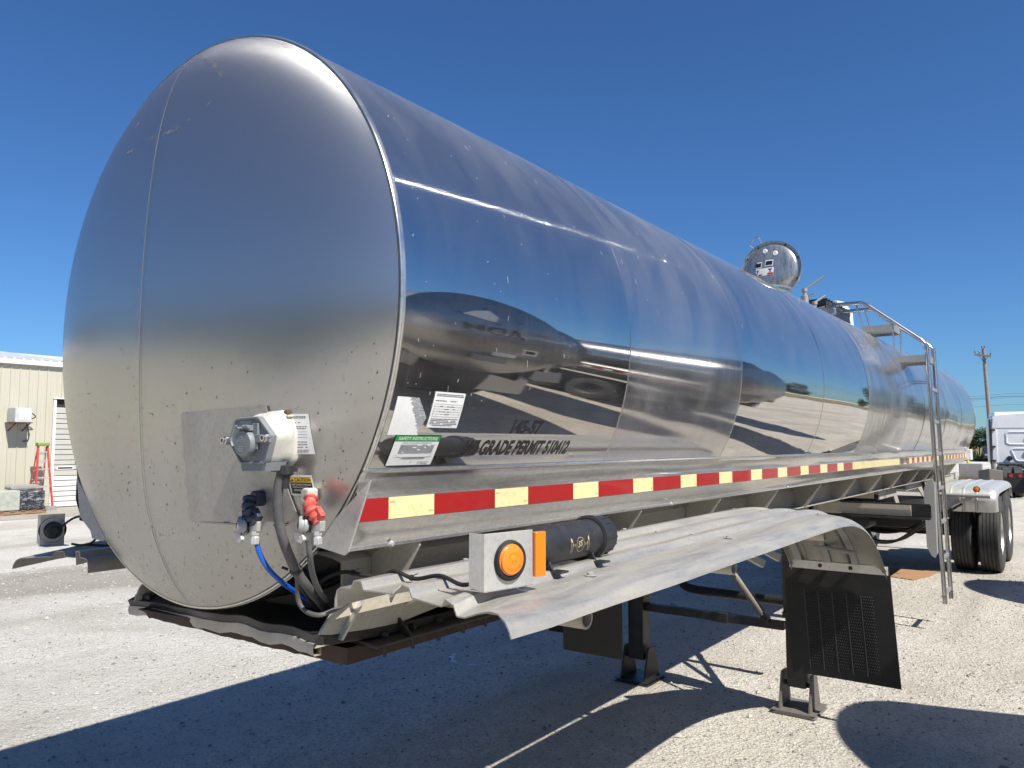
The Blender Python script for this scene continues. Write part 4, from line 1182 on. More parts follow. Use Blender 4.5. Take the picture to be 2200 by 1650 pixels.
for z in (2.26, 1.95, 1.645, 1.315, 1.0, .67, .345):
    x = 1.022 + (2.60 - z) / 2.265 * .062
    mb = MB(); mb.bar((x, 6.99, z), (x, 7.35, z), .032, .026, (1, 0, 0)); mb.v and None; ob('rung', mb, 'tread_metal', LDR, 0, .003)
for (x0, x1, z0) in ((.45, .73, 2.865), (.745, 1.02, 2.545)):
    mb = MB()
    mb.box(x0, x1, 6.965, 6.975, z0 - .02, z0 + .045); mb.box(x0, x1, 7.365, 7.375, z0 - .02, z0 + .045); mb.box(x1 - .008, x1, 6.975, 7.365, z0 - .02, z0 + .045); mb.box(x0, x0 + .008, 6.975, 7.365, z0 - .02, z0 + .045)
    for k in range(7):
        xx = x0 + .02 + k * (x1 - x0 - .04) / 7; mb.bar((xx, 6.98, z0 + .02), (xx + .03, 7.36, z0 + .02), .006, .04)
    ob('step', mb, 'tread_metal', LDR, 0, .0015)
for yy in (6.985, 7.355):
    mb = MB(); mb.bar((.40, yy, 3.14), (.47, yy, 2.86), .010, .032, (0, 1, 0)); mb.bar((.73, yy, 2.95), (.735, yy, 2.50), .010, .032, (0, 1, 0)); ob('step_hanger', mb, 'tread_metal', LDR, 0, .001)
    mb = MB(); mb.bar((.80, yy, 2.35), (1.02, yy, 2.33), .012, .012); mb.bar((.74, yy, 1.5), (1.06, yy, 1.5), .012, .012); ob('standoff', mb, 'bright', LDR)

# --- landing gear
for sgn in (1, -1):
    x = .625 if sgn > 0 else -.53
    y = 3.98
    mb = MB(); mb.box(x - .07, x + .07, y - .07, y + .07, .60, 1.30); mb.box(x - .075, x + .075, y - .075, y + .075, .60, .64); ob('gear_leg', mb, 'blacksteel', T, 0, .006)
    mb = MB(); mb.box(x - .060, x + .060, y - .060, y + .060, .16, .60); ob('inner_leg', mb, 'blacksteel', T, 0, .004)
    mb = MB()
    w2 = .13
    mb.prism([(x - .14, .028), (x + .14, .028), (x + .11, .018), (x + .14, .004), (x - .14, .004), (x - .11, .018)], 'y', y - .15, y + .15)
    ob('foot_plate', mb, 'blacksteel' if sgn < 0 else 'browngrey', T, 0, .002)
    for s2 in (-1, 1):
        mb = MB(); mb.prism([(y - .12, .028), (y + .12, .028), (y + .062, .22), (y + .045, .25), (y - .045, .25), (y - .062, .22)], 'x', x + s2 * .094 - .007, x + s2 * .094 + .007)
        ob('foot_cheek', mb, 'blacksteel' if sgn < 0 else 'browngrey', T, 0, .002)
    mb = MB(); mb.tube([(x - .095, y, .17), (x + .095, y, .17)], .016, 12); ob('foot_pin', mb, 'blacksteel', T)
    mb = MB(); mb.bar((x, y + .06, .75), (x * .85, y + .75, 1.27), .03, .045); mb.bar((x, y + .06, .75), (x * .85, y + .45, 1.27), .03, .035); ob('leg_brace', mb, 'blacksteel', T, 0, .002)
mb = MB(); mb.bar((-.50, 3.99, .535), (.54, 3.99, .530), .055, .055); mb.bar((.05, 3.985, .533), (.16, 3.985, .533), .066, .066); ob('cross_beam', mb, 'blacksteel', T, 0, .004)
mb = MB(); mb.tube([(.02, 4.0, 1.05), (.40, 3.96, .60)], .025, 12); mb.tube([(.24, 3.975, .78), (.43, 3.955, .56)], .020, 12); ob('diagonal_brace', mb, 'browngrey', T)
mb = MB(); mb.lathe([(.026, -.03), (.030, -.025), (.030, .02), (.012, .022), (.012, .032), (0, .032)], (.43, 3.93, .57), (0, -1, 0), 16); ob('brace_bolt', mb, 'blacksteel', T)
hose('brace_tube', [(-.53, 4.62, 1.0), (-.51, 4.62, .72), (-.46, 4.61, .62), (-.36, 4.6, .585), (.0, 4.58, .58), (.60, 4.55, .575)], .034, 'blacksteel', 14)
mb = MB(); mb.tube([(.45, 3.9, 1.12), (1.10, 3.55, 1.10)], .013, 8); ob('crank_shaft', mb, 'gal', T)

# --- running gear
def axle(y):
    for sgn in (1, -1):
        for k, xc in enumerate((1.105, .785)):
            W = empty('wheel', (0, 0, 0), None, None); W.parent = T
            mb = MB(); rt = .518; hw = .128
            prof = [(.295, -hw + .02), (.31, -hw + .005), (.38, -hw - .006), (.455, -hw), (.497, -hw + .012)]
            for g_ in range(5):
                c = -hw + .02 + (2 * hw - .04) * (g_ + .5) / 5; w_ = (2 * hw - .04) / 5 / 2
                prof += [(rt, c - w_ + .005), (rt, c + w_ - .005), (rt - .012, c + w_ - .004), (rt - .012, c + w_ + .004)] if g_ < 4 else [(rt, c - w_ + .005), (rt, c + w_ - .002)]
            prof += [(.497, hw - .012), (.455, hw), (.38, hw + .006), (.31, hw - .005), (.295, hw - .02)]
            mb.lathe(prof, (sgn * xc, y, .515), (sgn, 0, 0), 64); ob('tyre', mb, 'tyre', W, 30)
            mb = MB(); mb.lathe([(.305, -.11), (.295, -.10), (.285, -.03), (.290, .06), (.30, .108), (.288, .112), (.27, .08), (.262, .045), (.22, .02 if k == 0 else .0), (.15, .0), (.12, .03), (.11, .07), (0, .075)], (sgn * xc, y, .515), (sgn, 0, 0), 48); ob('rim', mb, 'rim', W, 35)
    mb = MB(); mb.tube([(-1.0, y, .515), (1.0, y, .515)], .065, 16); ob('axle', mb, 'blacksteel', T)
axle(11.32); axle(12.62)
for sgn in (1, -1):
    mb = MB(); mb.bar((sgn * .50, 9.8, .95), (sgn * .50, 13.0, .95), .09, .20); mb.bar((sgn * .50, 10.2, .85), (sgn * .50, 11.3, .60), .08, .12); mb.bar((sgn * .5, 11.6, .85), (sgn * .5, 12.6, .6), .08, .12); ob('suspension_beam', mb, 'blacksteel', T, 0, .004)
    mb = MB(); mb.prism([(9.6, 1.30), (12.8, 1.30), (12.9, 1.05), (10.0, 1.05)], 'x', sgn * .54, sgn * .55); ob('bogie_plate', mb, 'frame', T, 0)
mb = MB(); mb.box(-.9, .9, 6.55, 6.63, 1.08, 1.19); ob('cross_member', mb, 'frame', T, 0, .004)
mb = MB(); mb.box(.30, 1.06, 6.52, 6.54, 1.185, 1.20); mb.box(.30, 1.06, 6.50, 6.60, 1.06, 1.075); mb.box(.30, 1.06, 6.57, 6.60, 1.075, 1.185); ob('step_channel', mb, 'blacksteel', T, 0, .002)
# dark piping between the frames
rg = random.Random(12)
for k in range(7):
    y0 = 7.4 + k * .45
    mb = MB(); mb.tube(smoothpath([(.9, y0, .98), (.55, y0 + .1, .78 - .1 * rg.random()), (.15, y0 + .2, .70 + .1 * rg.random()), (-.25, y0 + .3, .95)], 6), .014, 8); ob('brake_hose', mb, 'rubber', T)
mb = MB(); mb.box(-.9, .85, 7.6, 10.3, .98, 1.05); mb.box(-.8, .7, 8.4, 10.6, .80, .98); ob('valve_cabinet', mb, 'blacksteel', T, 0, .01)
for sgn in (1,):
    mb = MB(); mb.lathe([(0, 0), (.09, .01), (.11, .04), (.11, .62), (.09, .65), (0, .66)], (.15, 8.0, .90), (0, 1, 0), 20); ob('air_tank', mb, 'blacksteel', T)
# tall grey side plate left of the ladder
mb = MB(); mb.prism([(.955, 1.30), (.985, 1.395), (1.03, 1.41), (1.045, 1.38), (1.05, .72), (1.03, .68), (1.00, .70), (.965, .78)], 'y', 6.90, 6.912); mb.box(1.038, 1.05, 6.912, 7.02, .72, 1.38); ob('guard_plate', mb, 'gal', T, 0, .0015)
# rear frame struts and triangle gussets
for y, x0 in ((9.9, .52), (10.5, .52)):
    mb = MB(); mb.prism([(.50, 1.455), (.70, 1.455), (.66, 1.30), (.50, 1.12)], 'y', y, y + .01); ob('gusset', mb, 'frame', T, 0)
mb = MB(); mb.prism([(7.2, 1.27), (8.0, 1.27), (8.3, 1.0), (8.15, 1.0), (7.9, 1.18), (7.2, 1.18)], 'x', .50, .512); mb.prism([(8.6, 1.27), (10.2, 1.27), (10.2, 1.0), (10.0, 1.0), (9.4, 1.2), (8.6, 1.2)], 'x', .50, .512); ob('truss_plate', mb, 'frame', T, 0)
# rear fender over the duals
for sgn in (1, -1):
    RF = None
    mb = MB(); rows = []
    path = smoothpath([(0, 10.62, .845), (0, 10.60, 1.00), (0, 10.66, 1.11), (0, 10.82, 1.165), (0, 11.1, 1.180), (0, 11.95, 1.185), (0, 12.9, 1.18), (0, 13.1, 1.12), (0, 13.2, .95)], 4)
    n = len(path)
    for j, p in enumerate(path):
        t = (path[min(j + 1, n - 1)] - path[max(j - 1, 0)]).normalized(); nn = Vector((0, -t.z, t.y))
        rows.append([Vector((sgn * x, p.y, p.z)) + nn * h for x, h in ((.60, 0), (.69, 0), (.70, .010), (.715, .010), (.725, 0), (.84, 0), (.85, .010), (.865, .010), (.875, 0), (.99, 0), (1.0, .010), (1.015, .010), (1.025, 0), (1.13, 0), (1.19, -.010), (1.225, -.035), (1.24, -.07), (1.243, -.10))])
    mb.sheet(rows, .004 * sgn); RF = ob('rear_fender', mb, 'plate', T, 35)
    mb = MB(); mb.tube([(sgn * .55, 10.56, 1.065), (sgn * 1.17, 10.56, 1.060)], .028, 14); ob('fender_arm', mb, 'gal', T)
    mb = MB(); mb.lathe([(.035, .0), (.040, .02), (.040, .045), (.030, .05)], (sgn * 1.02, 10.60, 1.145), (0, -1, 0), 20); LM = ob('clearance_lamp', mb, 'rubber', T)
    mb = MB(); mb.lathe([(.030, .046), (.027, .056), (0, .060)], (sgn * 1.02, 10.60, 1.145), (0, -1, 0), 20); ob('lamp_lens', mb, 'amber', LM)
mb = MB(); mb.box(.60, .655, 10.53, 10.56, .80, .885); LM = ob('side_reflector', mb, 'amber2', T, 0, .003)
mb = MB(); mb.box(.70, .80, LT + .02, LT + .20, 1.50, 1.66); ob('tail_bracket', mb, 'whitepaint', T, 0, .01)
mb = MB(); mb.box(-1.2, 1.2, 13.05, 13.12, .95, 1.12); ob('rear_bumper', mb, 'frame', T, 0, .005)

# ------------------------------------------------------------------ neighbouring tank trailers (they stand behind the camera and mirror in the shell)
def neighbour(loc, rz, label, L=12.0, letters=True, tape_=False, end_cap=True):
    Q = empty('tank_trailer', loc, label, 'tank trailer', rz, 'tank trailers parked in the yard')
    mb = MB(); mb.lathe([(.0, -.12), (.4, -.10), (.7, -.05), (RT, 0), (RT + .006, .004), (RT + .006, .03), (RT, .034), (RT, -L), (RT * .8, -L - .06), (0, -L - .14)][0:0] + [(RT * k / 8, .14 * (1 - (k / 8) ** 2)) for k in range(9)] + [ (RT + .007, -.004), (RT + .007, -.03), (RT, -.034), (RT, -L), (.7, -L - .05), (0, -L - .14)], (0, 0, ZC), (0, 1, 0), 72)
    me = mb.mesh('shell', 'nshell', 50); link('shell', me, Q)
    for s in (1, -1):
        mb = MB(); mb.box(s * .73 - .02, s * .73 + .02, -L, 0, 1.47, 1.66); ob('side_rail', mb, 'rail', Q, 0, .004)
        mb = MB(); mb.box(s * .5 - .01, s * .5 + .01, -L, 0, 1.15, 1.45); ob('frame_web', mb, 'blacksteel', Q, 0)
        k = 0; y = -.2
        while y > -L:
            mb = MB(); mb.box(s * .7515, s * .7535, y - (.28 if k % 2 == 0 else .18), y, 1.53, 1.585) if s > 0 else mb.box(-.7535, -.7515, y - (.28 if k % 2 == 0 else .18), y, 1.53, 1.585)
            ob('reflective_strip', mb, 'tape_red' if k % 2 == 0 else 'white', Q, 0); y -= .28 if k % 2 == 0 else .18; k += 1
        for yy in (-1.6, -2.8):
            for xc in (1.08, .76):
                mb = MB(); mb.lathe([(.0, -.06), (.2, -.05), (.28, -.11), (.46, -.13), (.515, -.11), (.515, .11), (.46, .13), (.28, .11), (.2, .02), (0, .02)], (s * xc, yy, .515), (s, 0, 0), 32); ob('wheel', mb, 'tyre', Q, 35)
        mb = MB(); mb.box(s * .6 - .06, s * .6 + .06, -L + 3.9, -L + 4.02, .05, 1.3); mb.box(s * .6 - .14, s * .6 + .14, -L + 3.8, -L + 4.1, .0, .04); ob('gear_leg', mb, 'blacksteel', Q, 0)
        mb = MB(); rows = [[(s * x, y, z) for x in (.62, .9, 1.15, 1.22)] for y, z in ((-.6, .6), (-.7, 1.05), (-1.0, 1.17), (-2.2, 1.18), (-3.4, 1.17), (-3.6, 1.0), (-3.7, .6))]
        mb.sheet(rows, .01); ob('rear_fender', mb, 'plate', Q, 35)
    mb = MB(); mb.box(-.62, .62, -4.2, -.5, .42, 1.2); mb.box(-.5, .5, -L + .4, -4.2, .95, 1.25); ob('undercarriage', mb, 'blacksteel', Q, 0, .02)  # solid undercarriage block, added bulk to thicken the shadow on the ground
    if letters:
        def nf(u, v, off=.004):
            q = (u * u + (v - ZC) ** 2) / RT ** 2
            return Vector((-u, .14 * (1 - q) + off, v))
        mb = MB(); put_text(mb, 'ADM', -.30, .30, 2.16, 2.33, nf, .03); ob('lettering', mb, 'ink', Q, 0)
        mb = MB(); put_poly(mb, [(-.34, 2.53), (-.02, 2.40), (.34, 2.53), (.02, 2.74)], nf); ob('emblem', mb, 'ink', Q, 0)
        mb = MB(); put_poly(mb, [(.0, 2.44), (.28, 2.52), (.16, 2.62), (.0, 2.69), (-.06, 2.56)], lambda u, v: nf(u, v, .007)); ob('emblem_leaf', mb, 'white', Q, 0)
        mb = MB(); put_rect(mb, -.48, -.30, 1.82, 1.95, nf, 0, 3, 3); lb = ob('label', mb, 'white', Q, 0)
        mb = MB(); put_rect(mb, -.45, -.33, 1.85, 1.92, lambda u, v: nf(u, v, .007), 0, 3, 3); ob('label_panel', mb, 'ink', lb, 0)
        mb = MB(); put_rect(mb, -.26, -.02, 1.70, 1.78, nf, 0, 3, 3); ob('label', mb, 'white', Q, 0)
        mb = MB(); mb.box(-.16, .10, .10, .24, 1.55, 1.68); ob('nose_box', mb, 'cast_dark', Q, 0, .02)
    return Q
M['nshell'] = alu('satin steel neighbour', (.36, .36, .365), .15, 1., (.36, .33, .27), .35, (1, 3, 1), 0)
neighbour((3.30, 3.35, 0), R_(105), 'satin tank trailer with dark leaf emblem on its head, nearest beside the polished trailer')
neighbour((4.90, 6.30, 0), R_(105), 'satin tank trailer second in the row mirrored in the polished shell', L=11)
neighbour((3.35, 9.30, 0), R_(105), 'bright plain tank trailer third in the mirrored row, casting the shadow beside the rear wheels', L=12, letters=False)
neighbour((4.95, 12.3, 0), R_(105), 'satin tank trailer fourth and farthest in the mirrored row', L=11)

# ------------------------------------------------------------------ building on the left
XW = -20.68
def wall_mat():
    m = NT('cream ribbed cladding'); v = m.coord()
    n = m.noise(m.coord('Object', (1, 6, .5)), 1.2, 5, .65); n2 = m.noise(v, 14, 3)
    c = m.mix(m.math('MULTIPLY', m.ramp(n, [(.5, 0.), (.8, 1.)]), .35), (.46, .44, .355), (.34, .29, .20))
    m.set('Base Color', m.mix(m.math('MULTIPLY', n2, .12), c, (.5, .47, .38))); m.set('Roughness', .5); return m.m
M['clad'] = wall_mat()
M['door'] = flat('pale sectional door paint', (.46, .45, .41), .45, 0, .35, 4, 0, (.36, .33, .27))
M['doorwhite'] = flat('white lower door panel', (.60, .60, .57), .45, 0, .25, 4, 0, (.42, .40, .36))
M['trim'] = flat('white trim', (.74, .74, .72), .4, 0, .15, 5)
M['darkgap'] = flat('dark opening', (.02, .02, .022), .8)
B = empty('metal_building', (XW, 8, 0), 'cream ribbed metal building with a sectional door behind the tank on the left', 'building')
def bo(name, mb, mat, sm=0, bv=0):
    mb.v = [(a - XW, b - 8, c) for a, b, c in mb.v]; return ob(name, mb, mat, B, sm, bv)
D0, D1, DZ = 8.57, 11.6, 2.76
# wall: corrugated profile, two stretches and the lintel
def clad(y0, y1, z0, z1):
    mb = MB(); pts = []; y = y0
    while y < y1 - 1e-6:
        for dy, dx in ((0, 0), (.065, 0), (.07, .004), (.08, .004), (.085, 0), (.135, 0), (.14, .004), (.15, .004), (.155, 0), (.19, 0), (.202, .026), (.216, .026), (.228, 0)):
            if y + dy < y1: pts.append((XW + dx, y + dy))
        y += .228
    pts.append((XW, y1))
    mb.quad_grid([[(a, b, z) for a, b in pts] for z in (z0, z1)]); return bo('wall_panel', mb, 'clad')
yb = -24.0
while yb < D0 - .1:
    ye = min(yb + .228 * 9, D0 - .04); clad(yb, ye, 0, 3.86); yb = ye
clad(D0 - .04, D1, 2.99, 3.86); clad(D1, 34, 0, 3.86)
mb = MB(); mb.box(XW - 14, XW - .12, -24, 34, .0, 3.84); bo('core', mb, 'darkgap') 
mb = MB(); rows = [[(XW + .10, y, z) for y in (-24.2, 34.2)] for z in (3.86, 3.97)]; mb.box(XW - .02, XW + .11, -24.2, 34.2, 3.862, 3.972); bo('gutter', mb, 'trim', 0, .01)
mb = MB(); mb.prism([(XW + .08, 3.975), (XW - 7, 4.9), (XW - 14.1, 3.975), (XW - 14.1, 3.93), (XW - 7, 4.85), (XW + .08, 3.95)], 'y', -24.2, 34.2); RFb = bo('roof', mb, 'trim')
y = -2.0
rm = MB(); rm.prism([(XW + .10 - XW, 3.985), (XW - 7 - XW, 4.91), (XW - 7 - XW, 4.95), (XW + .10 - XW, 4.025)], 'y', -.03, .03)
rme = rm.mesh('roof_rib', 'trim', 0)
for k in range(60):
    o = bpy.data.objects.new('roof_rib', rme); COL.objects.link(o); o.parent = RFb; o.location = (0, -12 + k * .225 - 0, 0)
DR = MB(); DR.box(XW - .10, XW - .08, D0, D1, 0, 2.99); bo('door_recess', DR, 'darkgap')
zs = [2.757, 2.58, 2.432, 2.3, 2.153, 2.006, 1.865, 1.712, 1.586, 1.439, 1.293, 1.161, 1.023, .862, .731, .57, .438, .298, .161, .01]
for i, (a, b) in enumerate(zip(zs[:-1], zs[1:])):
    mb = MB(); mb.box(XW - .08, XW - .03, D0 + .03, D1, b + .012, a - .004)
    bo('door_panel', mb, 'doorwhite' if i > 12 else 'door', 0, .012)
mb = MB(); mb.box(XW - .08, XW + .01, D0 - .03, D0 + .05, 0, 2.99); bo('door_jamb', mb, 'trim', 0, .006)
mb = MB(); mb.box(XW - .01, XW + .04, D0 - .05, D1, 2.985, 3.005); bo('door_head', mb, 'trim')
mb = MB(); mb.box(XW - .03, XW - .015, 8.70, 9.15, 1.035, 1.135); bo('slot_frame', mb, 'trim', 0, .004)
mb = MB(); mb.box(XW - .016, XW - .010, 8.73, 9.12, 1.062, 1.105); bo('slot', mb, 'darkgap')
# air conditioner on its shelf
AC = empty('air_conditioner', (XW + .27, 7.6, 2.29), 'grey box air conditioner on a rusty shelf bracket on the cream wall', 'air conditioner')
M['acgrey'] = flat('light grey appliance paint', (.50, .53, .54), .4, 0, .3, 8)
mb = MB(); mb.box(-.24, .23, -.20, .20, .02, .40); ob('casing', mb, 'acgrey', AC, 0, .01)
for k in range(4):
    mb = MB(); mb.box(.231, .240, -.105 + k * .07, -.062 + k * .07, .07, .36); ob('louvre', mb, 'trim', AC, 0, .003)
mb = MB(); mb.box(-.26, .26, -.25, .22, 0, .018); mb.bar((-.25, -.17, -.20), (.22, -.17, 0), .02, .03); mb.bar((-.25, .17, -.20), (.22, .17, 0), .02, .03); ob('shelf_bracket', mb, 'rustbolt', AC, 0)
mb = MB(); mb.tube(smoothpath([(.0, .20, .30), (.02, .30, .26), (.0, .38, .18), (-.05, .30, .12), (-.1, .24, .16), (-.16, .24, .05), (-.2, .28, -.1), (-.22, .34, -.3), (-.23, .30, -.45), (-.23, .18, -.48)], 6), .014, 8); ob('pipework', mb, 'blackplastic', AC)
mb = MB(); mb.box(-.02, .10, .20, .26, .24, .34); ob('junction_box', mb, 'acgrey', AC, 0, .005)
# orange step ladder
SL = empty('step_ladder', (XW + .62, 8.06, 0), 'orange fibreglass step ladder with green top leaning open by the wall, left of the door', 'ladder')
M['orange'] = flat('orange fibreglass', (.60, .045, .02), .45, 0, .3, 10)
M['greentop'] = flat('green plastic top', (.22, .30, .04), .5, 0, .4, 10)
M['alustep'] = alu('aluminium ladder step', (.7, .7, .7), .35, .8, (.5, .5, .48), .3)
HL = 1.70
for s in (-1, 1):
    mb = MB(); mb.bar((.22, s * .215, 0), (-.02, s * .115, HL), .05, .042, (0, 1, 0)); ob('front_rail', mb, 'orange', SL, 0, .003)
    mb = MB(); mb.bar((-.42, s * .20, 0), (-.06, s * .10, HL - .03), .035, .02, (0, 1, 0)); ob('rear_rail', mb, 'orange', SL, 0, .003)
for k in range(7):
    t = (k + .9) / 7.6; z = HL * t; hw = .235 - .12 * t; x = .22 - .24 * t
    mb = MB(); mb.box(x - .07, x + .015, -hw, hw, z - .03, z); ob('step', mb, 'alustep', SL, 0, .002)
    mb = MB(); mb.bar((-.42 + .36 * t, -.20 + .1 * t, z - .06), (-.42 + .36 * t, .20 - .1 * t, z - .06), .02, .02); ob('rear_bar', mb, 'alustep', SL)
mb = MB(); mb.box(-.11, .06, -.15, .15, HL - .01, HL + .08); ob('ladder_top', mb, 'greentop', SL, 0, .02)
CB = MB(); CB.lathe([(.0, 0), (.09, 0), (.10, .05), (.09, .17), (.06, .2), (0, .2)], (0, 0, 0), (0, 0, 1), 12); CB.box(.10, .36, -.10, .10, 0, .12)
M['cluttergrey'] = flat('grey clutter', (.30, .30, .29), .5, 0, .7, 12)
o = ob('hose_bucket', CB, 'cluttergrey', None, 40); o.location = (XW + .75, 8.0, 0); o.rotation_euler = (0, 0, 1.4); tag(o, 'small grey bucket and bottle crate at the foot of the orange step ladder', 'bucket')
# wrapped pallet
M['wood'] = flat('pallet wood', (.30, .17, .09), .8, 0, .5, 20)
PL = empty('pallet_load', (-19.5, 7.22, 0), 'pallet load wrapped in black and clear film at the left edge, beside the step ladder', 'pallet')
mb = MB()
for k in range(5): mb.box(-.42, .42, -.50 + k * .245, -.40 + k * .245, .09, .105)
for xx in (-.40, 0, .34): mb.box(xx, xx + .06, -.5, .58, .02, .09)
for k in (0, 2, 4): mb.box(-.42, .42, -.50 + k * .245, -.40 + k * .245, .0, .018)
ob('pallet', mb, 'wood', PL, 0)
def wrap_mat():
    m = NT('black stretch film'); v = m.coord('Object', (1, 1, 3), (.5, 0, 0)); n = m.noise(v, 7, 6, .6, 1.5)
    m.set('Base Color', m.ramp(n, [(.54, (.022, .024, .03)), (.60, (.30, .31, .33))])); m.set('Roughness', .22); m.set('Normal', m.bump(n, .8, .03)); return m.m
M['wrap'] = wrap_mat()
M['clearwrap'] = flat('clear wrapped goods', (.42, .44, .38), .3, 0, .5, 9, .5)
mb = MB(); mb.box(-.36, .38, -.02, .545, .106, .58); ob('wrapped_stack', mb, 'wrap', PL, 0, .03)
mb = MB(); mb.box(-.36, .38, -.60, -.025, .106, .60); ob('clear_wrapped_stack', mb, 'clearwrap', PL, 0, .03)
M['fleece'] = flat('grey mottled roll', (.34, .33, .31), .8, 0, .8, 25, .6, (.16, .15, .14))
mb = MB(); mb.prism([(-.25, 0), (.42, 0), (.42, .06), (.36, .11), (-.2, .12), (-.26, .06)], 'x', -.32, .10); o = ob('felt_roll', mb, 'fleece', None, 0, .02); o.location = (-19.6, 7.38, .602); tag(o, 'grey mottled mat lying on top of the wrapped pallet load', 'mat')
# dirty concrete apron in front of the building
M['apron'] = flat('stained concrete apron', (.36, .33, .28), .85, 0, .7, 2, .2, (.20, .18, .15))
mb = MB(); mb.quad_grid([[(x + .12 * math.sin(y * 1.7 + x), y, .004) for x in (XW, XW + 2.2, XW + 3.0)] for y in [-24 + k * .5 for k in range(110)]]); tag(ob('concrete_apron', mb, 'apron', None, 0), 'stained concrete strip along the foot of the metal building', None, None, 'structure')
mb = MB(); mb.quad_grid([[(-15.4 + dx + .25 * math.sin(y * .9), y, .004) for dx in (0, .5, .9)] for y in [-20 + k * .5 for k in range(90)]]); 

# ------------------------------------------------------------------ right side background
M['cardboard'] = flat('brown cardboard', (.36, .20, .10), .8, 0, .3, 9)
mb = MB(); mb.prism([(-.25, 10.2), (-.05, 10.0), (.34, 9.85), (.47, 10.3), (.52, 10.75), (.1, 10.8), (.0, 10.72), (-.2, 10.7)], 'z', .003, .012); o = ob('cardboard_sheet', mb, 'cardboard', None, 0, .002); tag(o, 'flattened brown cardboard on the gravel under the tank trailer', 'cardboard')
M['concrete'] = flat('grey concrete block', (.27, .26, .245), .85, 0, .5, 6, .3, (.15, .14, .12))
def block(loc, rz, w_, h_, label):
    mb = MB(); mb.prism([(-.32, 0), (.32, 0), (.30, .1), (.22, h_), (-.22, h_), (-.30, .1)], 'x', -w_ / 2, w_ / 2); o = ob('concrete_block', mb, 'concrete', None, 0, .03); o.location = loc; o.rotation_euler = (0, 0, rz)
    return tag(o, label, 'barrier')
block((-2.25, 41.2, 0), .05, .95, .84, 'square grey concrete block on the gravel just right of the tank end')
BR = MB(); BR.prism([(-.30, 0), (0, -.12), (.32, .05), (.30, .5), (-.30, .5)], 'z', 0, 1.20)
BR = MB()
BR.v = [(-.33, 0, 0), (0, -.2, 0), (.36, 0, 0), (.30, .4, 0), (-.30, .4, 0), (-.33, 0, 1.20), (0, -.2, 1.25), (.36, 0, 1.21), (.30, .4, 1.20), (-.30, .4, 1.20)]
BR.f = [(4, 3, 2, 1, 0), (5, 6, 7, 8, 9), (0, 1, 6, 5), (1, 2, 7, 6), (2, 3, 8, 7), (3, 4, 9, 8), (4, 0, 5, 9)]
o = ob('steel_bin', BR, 'browngrey', None, 0, .015); o.location = (.60, 17.2, 0); o.scale = (.62, .7, 1); tag(o, 'brown grey folded steel bin standing behind the rear wheels', 'bin')
# far field, weeds, trees
M['grassfield'] = flat('dry autumn field', (.20, .155, .06), .95, 0, .6, .2, 0, (.08, .09, .03))
mb = MB(); mb.quad_grid([[(x, y, .02) for x in (-300, -60, 60, 300)] for y in (96, 130, 300, 420)]); tag(ob('field', mb, 'grassfield', None, 0), 'dry brown field beyond the yard', None, None, 'structure')
M['leafA'] = flat('dark tree foliage', (.035, .055, .018), .8, 0, .4, 3, 0, (.015, .02, .01))
M['leafB'] = flat('mid tree foliage', (.055, .080, .026), .8, 0, .4, 3, 0, (.02, .03, .012))
M['bark'] = flat('grey bark', (.10, .08, .06), .9, 0, .4)
def tree_mesh(seed, h, r, n):
    rg = random.Random(seed); mb = MB()
    lobes = [(rg.uniform(-.5, .5) * r, rg.uniform(-.5, .5) * r, h * rg.uniform(.35, .85), r * rg.uniform(.35, .65)) for _ in range(9)]
    for k in range(n):
        lx, ly, lz, lr_ = rg.choice(lobes)
        th = rg.uniform(0, 6.283); cz_ = rg.uniform(-1, 1); q = lr_ * rg.random() ** .33; s_ = math.sqrt(1 - cz_ * cz_)
        c = Vector((lx + q * s_ * math.cos(th), ly + q * s_ * math.sin(th), lz + q * cz_ * .9)); sz = rg.uniform(.12, .30) * (h / 9)
        a = Vector((rg.uniform(-1, 1), rg.uniform(-1, 1), rg.uniform(-1, 1))).normalized(); b = a.orthogonal().normalized(); c2 = a.cross(b)
        i = len(mb.v); mb.v += [tuple(c + b * sz), tuple(c + c2 * sz * .7), tuple(c - b * sz), tuple(c - c2 * sz * .7)]; mb.f.append((i, i + 1, i + 2, i + 3))
    return mb
TM = []
for s_ in range(4):
    crown = tree_mesh(30 + s_, 9, 3.6, 2600).mesh('crown', 'leafA' if s_ % 2 else 'leafB', 0)
    tr = MB(); tr.tube([(0, 0, 0), (.1, 0, 2.5), (-.05, .1, 5), (.1, 0, 7)], [.22, .16, .11, .04], 8)
    for k in range(4):
        a = k * 1.6; tr.tube([(0, 0, 2.4 + k * .6), (math.cos(a) * 1.0, math.sin(a) * 1.0, 4 + k * .6), (math.cos(a) * 1.9, math.sin(a) * 1.9, 5.2 + k * .6)], [.08, .05, .02], 6)
    TM.append((crown, tr.mesh('trunk', 'bark', 40)))
def tree(x, y, s_, k, label, group):
    o = empty('tree', (x, y, 0), label, 'tree', random.uniform(0, 6), group); o.scale = (s_, s_, s_ * random.uniform(.85, 1.15))
    for nm, me in zip(('crown', 'trunk'), TM[k % 4]): link(nm, me, o)
rg = random.Random(21)
def wood(label, spots):
    """a far-off belt of trees that reads as one mass"""
    allv = []; allf = []
    for x, y, s_, k in spots:
        me = TM[k % 4][0]; b = len(allv); a = rg.uniform(0, 6.28); c, sn = math.cos(a), math.sin(a)
        allv += [(x + s_ * (v.co.x * c - v.co.y * sn), y + s_ * (v.co.x * sn + v.co.y * c), s_ * v.co.z) for v in me.vertices]
        allf += [tuple(b + i_ for i_ in p.vertices) for p in me.polygons]
    me = bpy.data.meshes.new('tree_belt'); me.from_pydata(allv, [], allf); me.materials.append(M['leafA'])
    tag(link('tree_belt', me), label, 'trees', None, 'stuff')
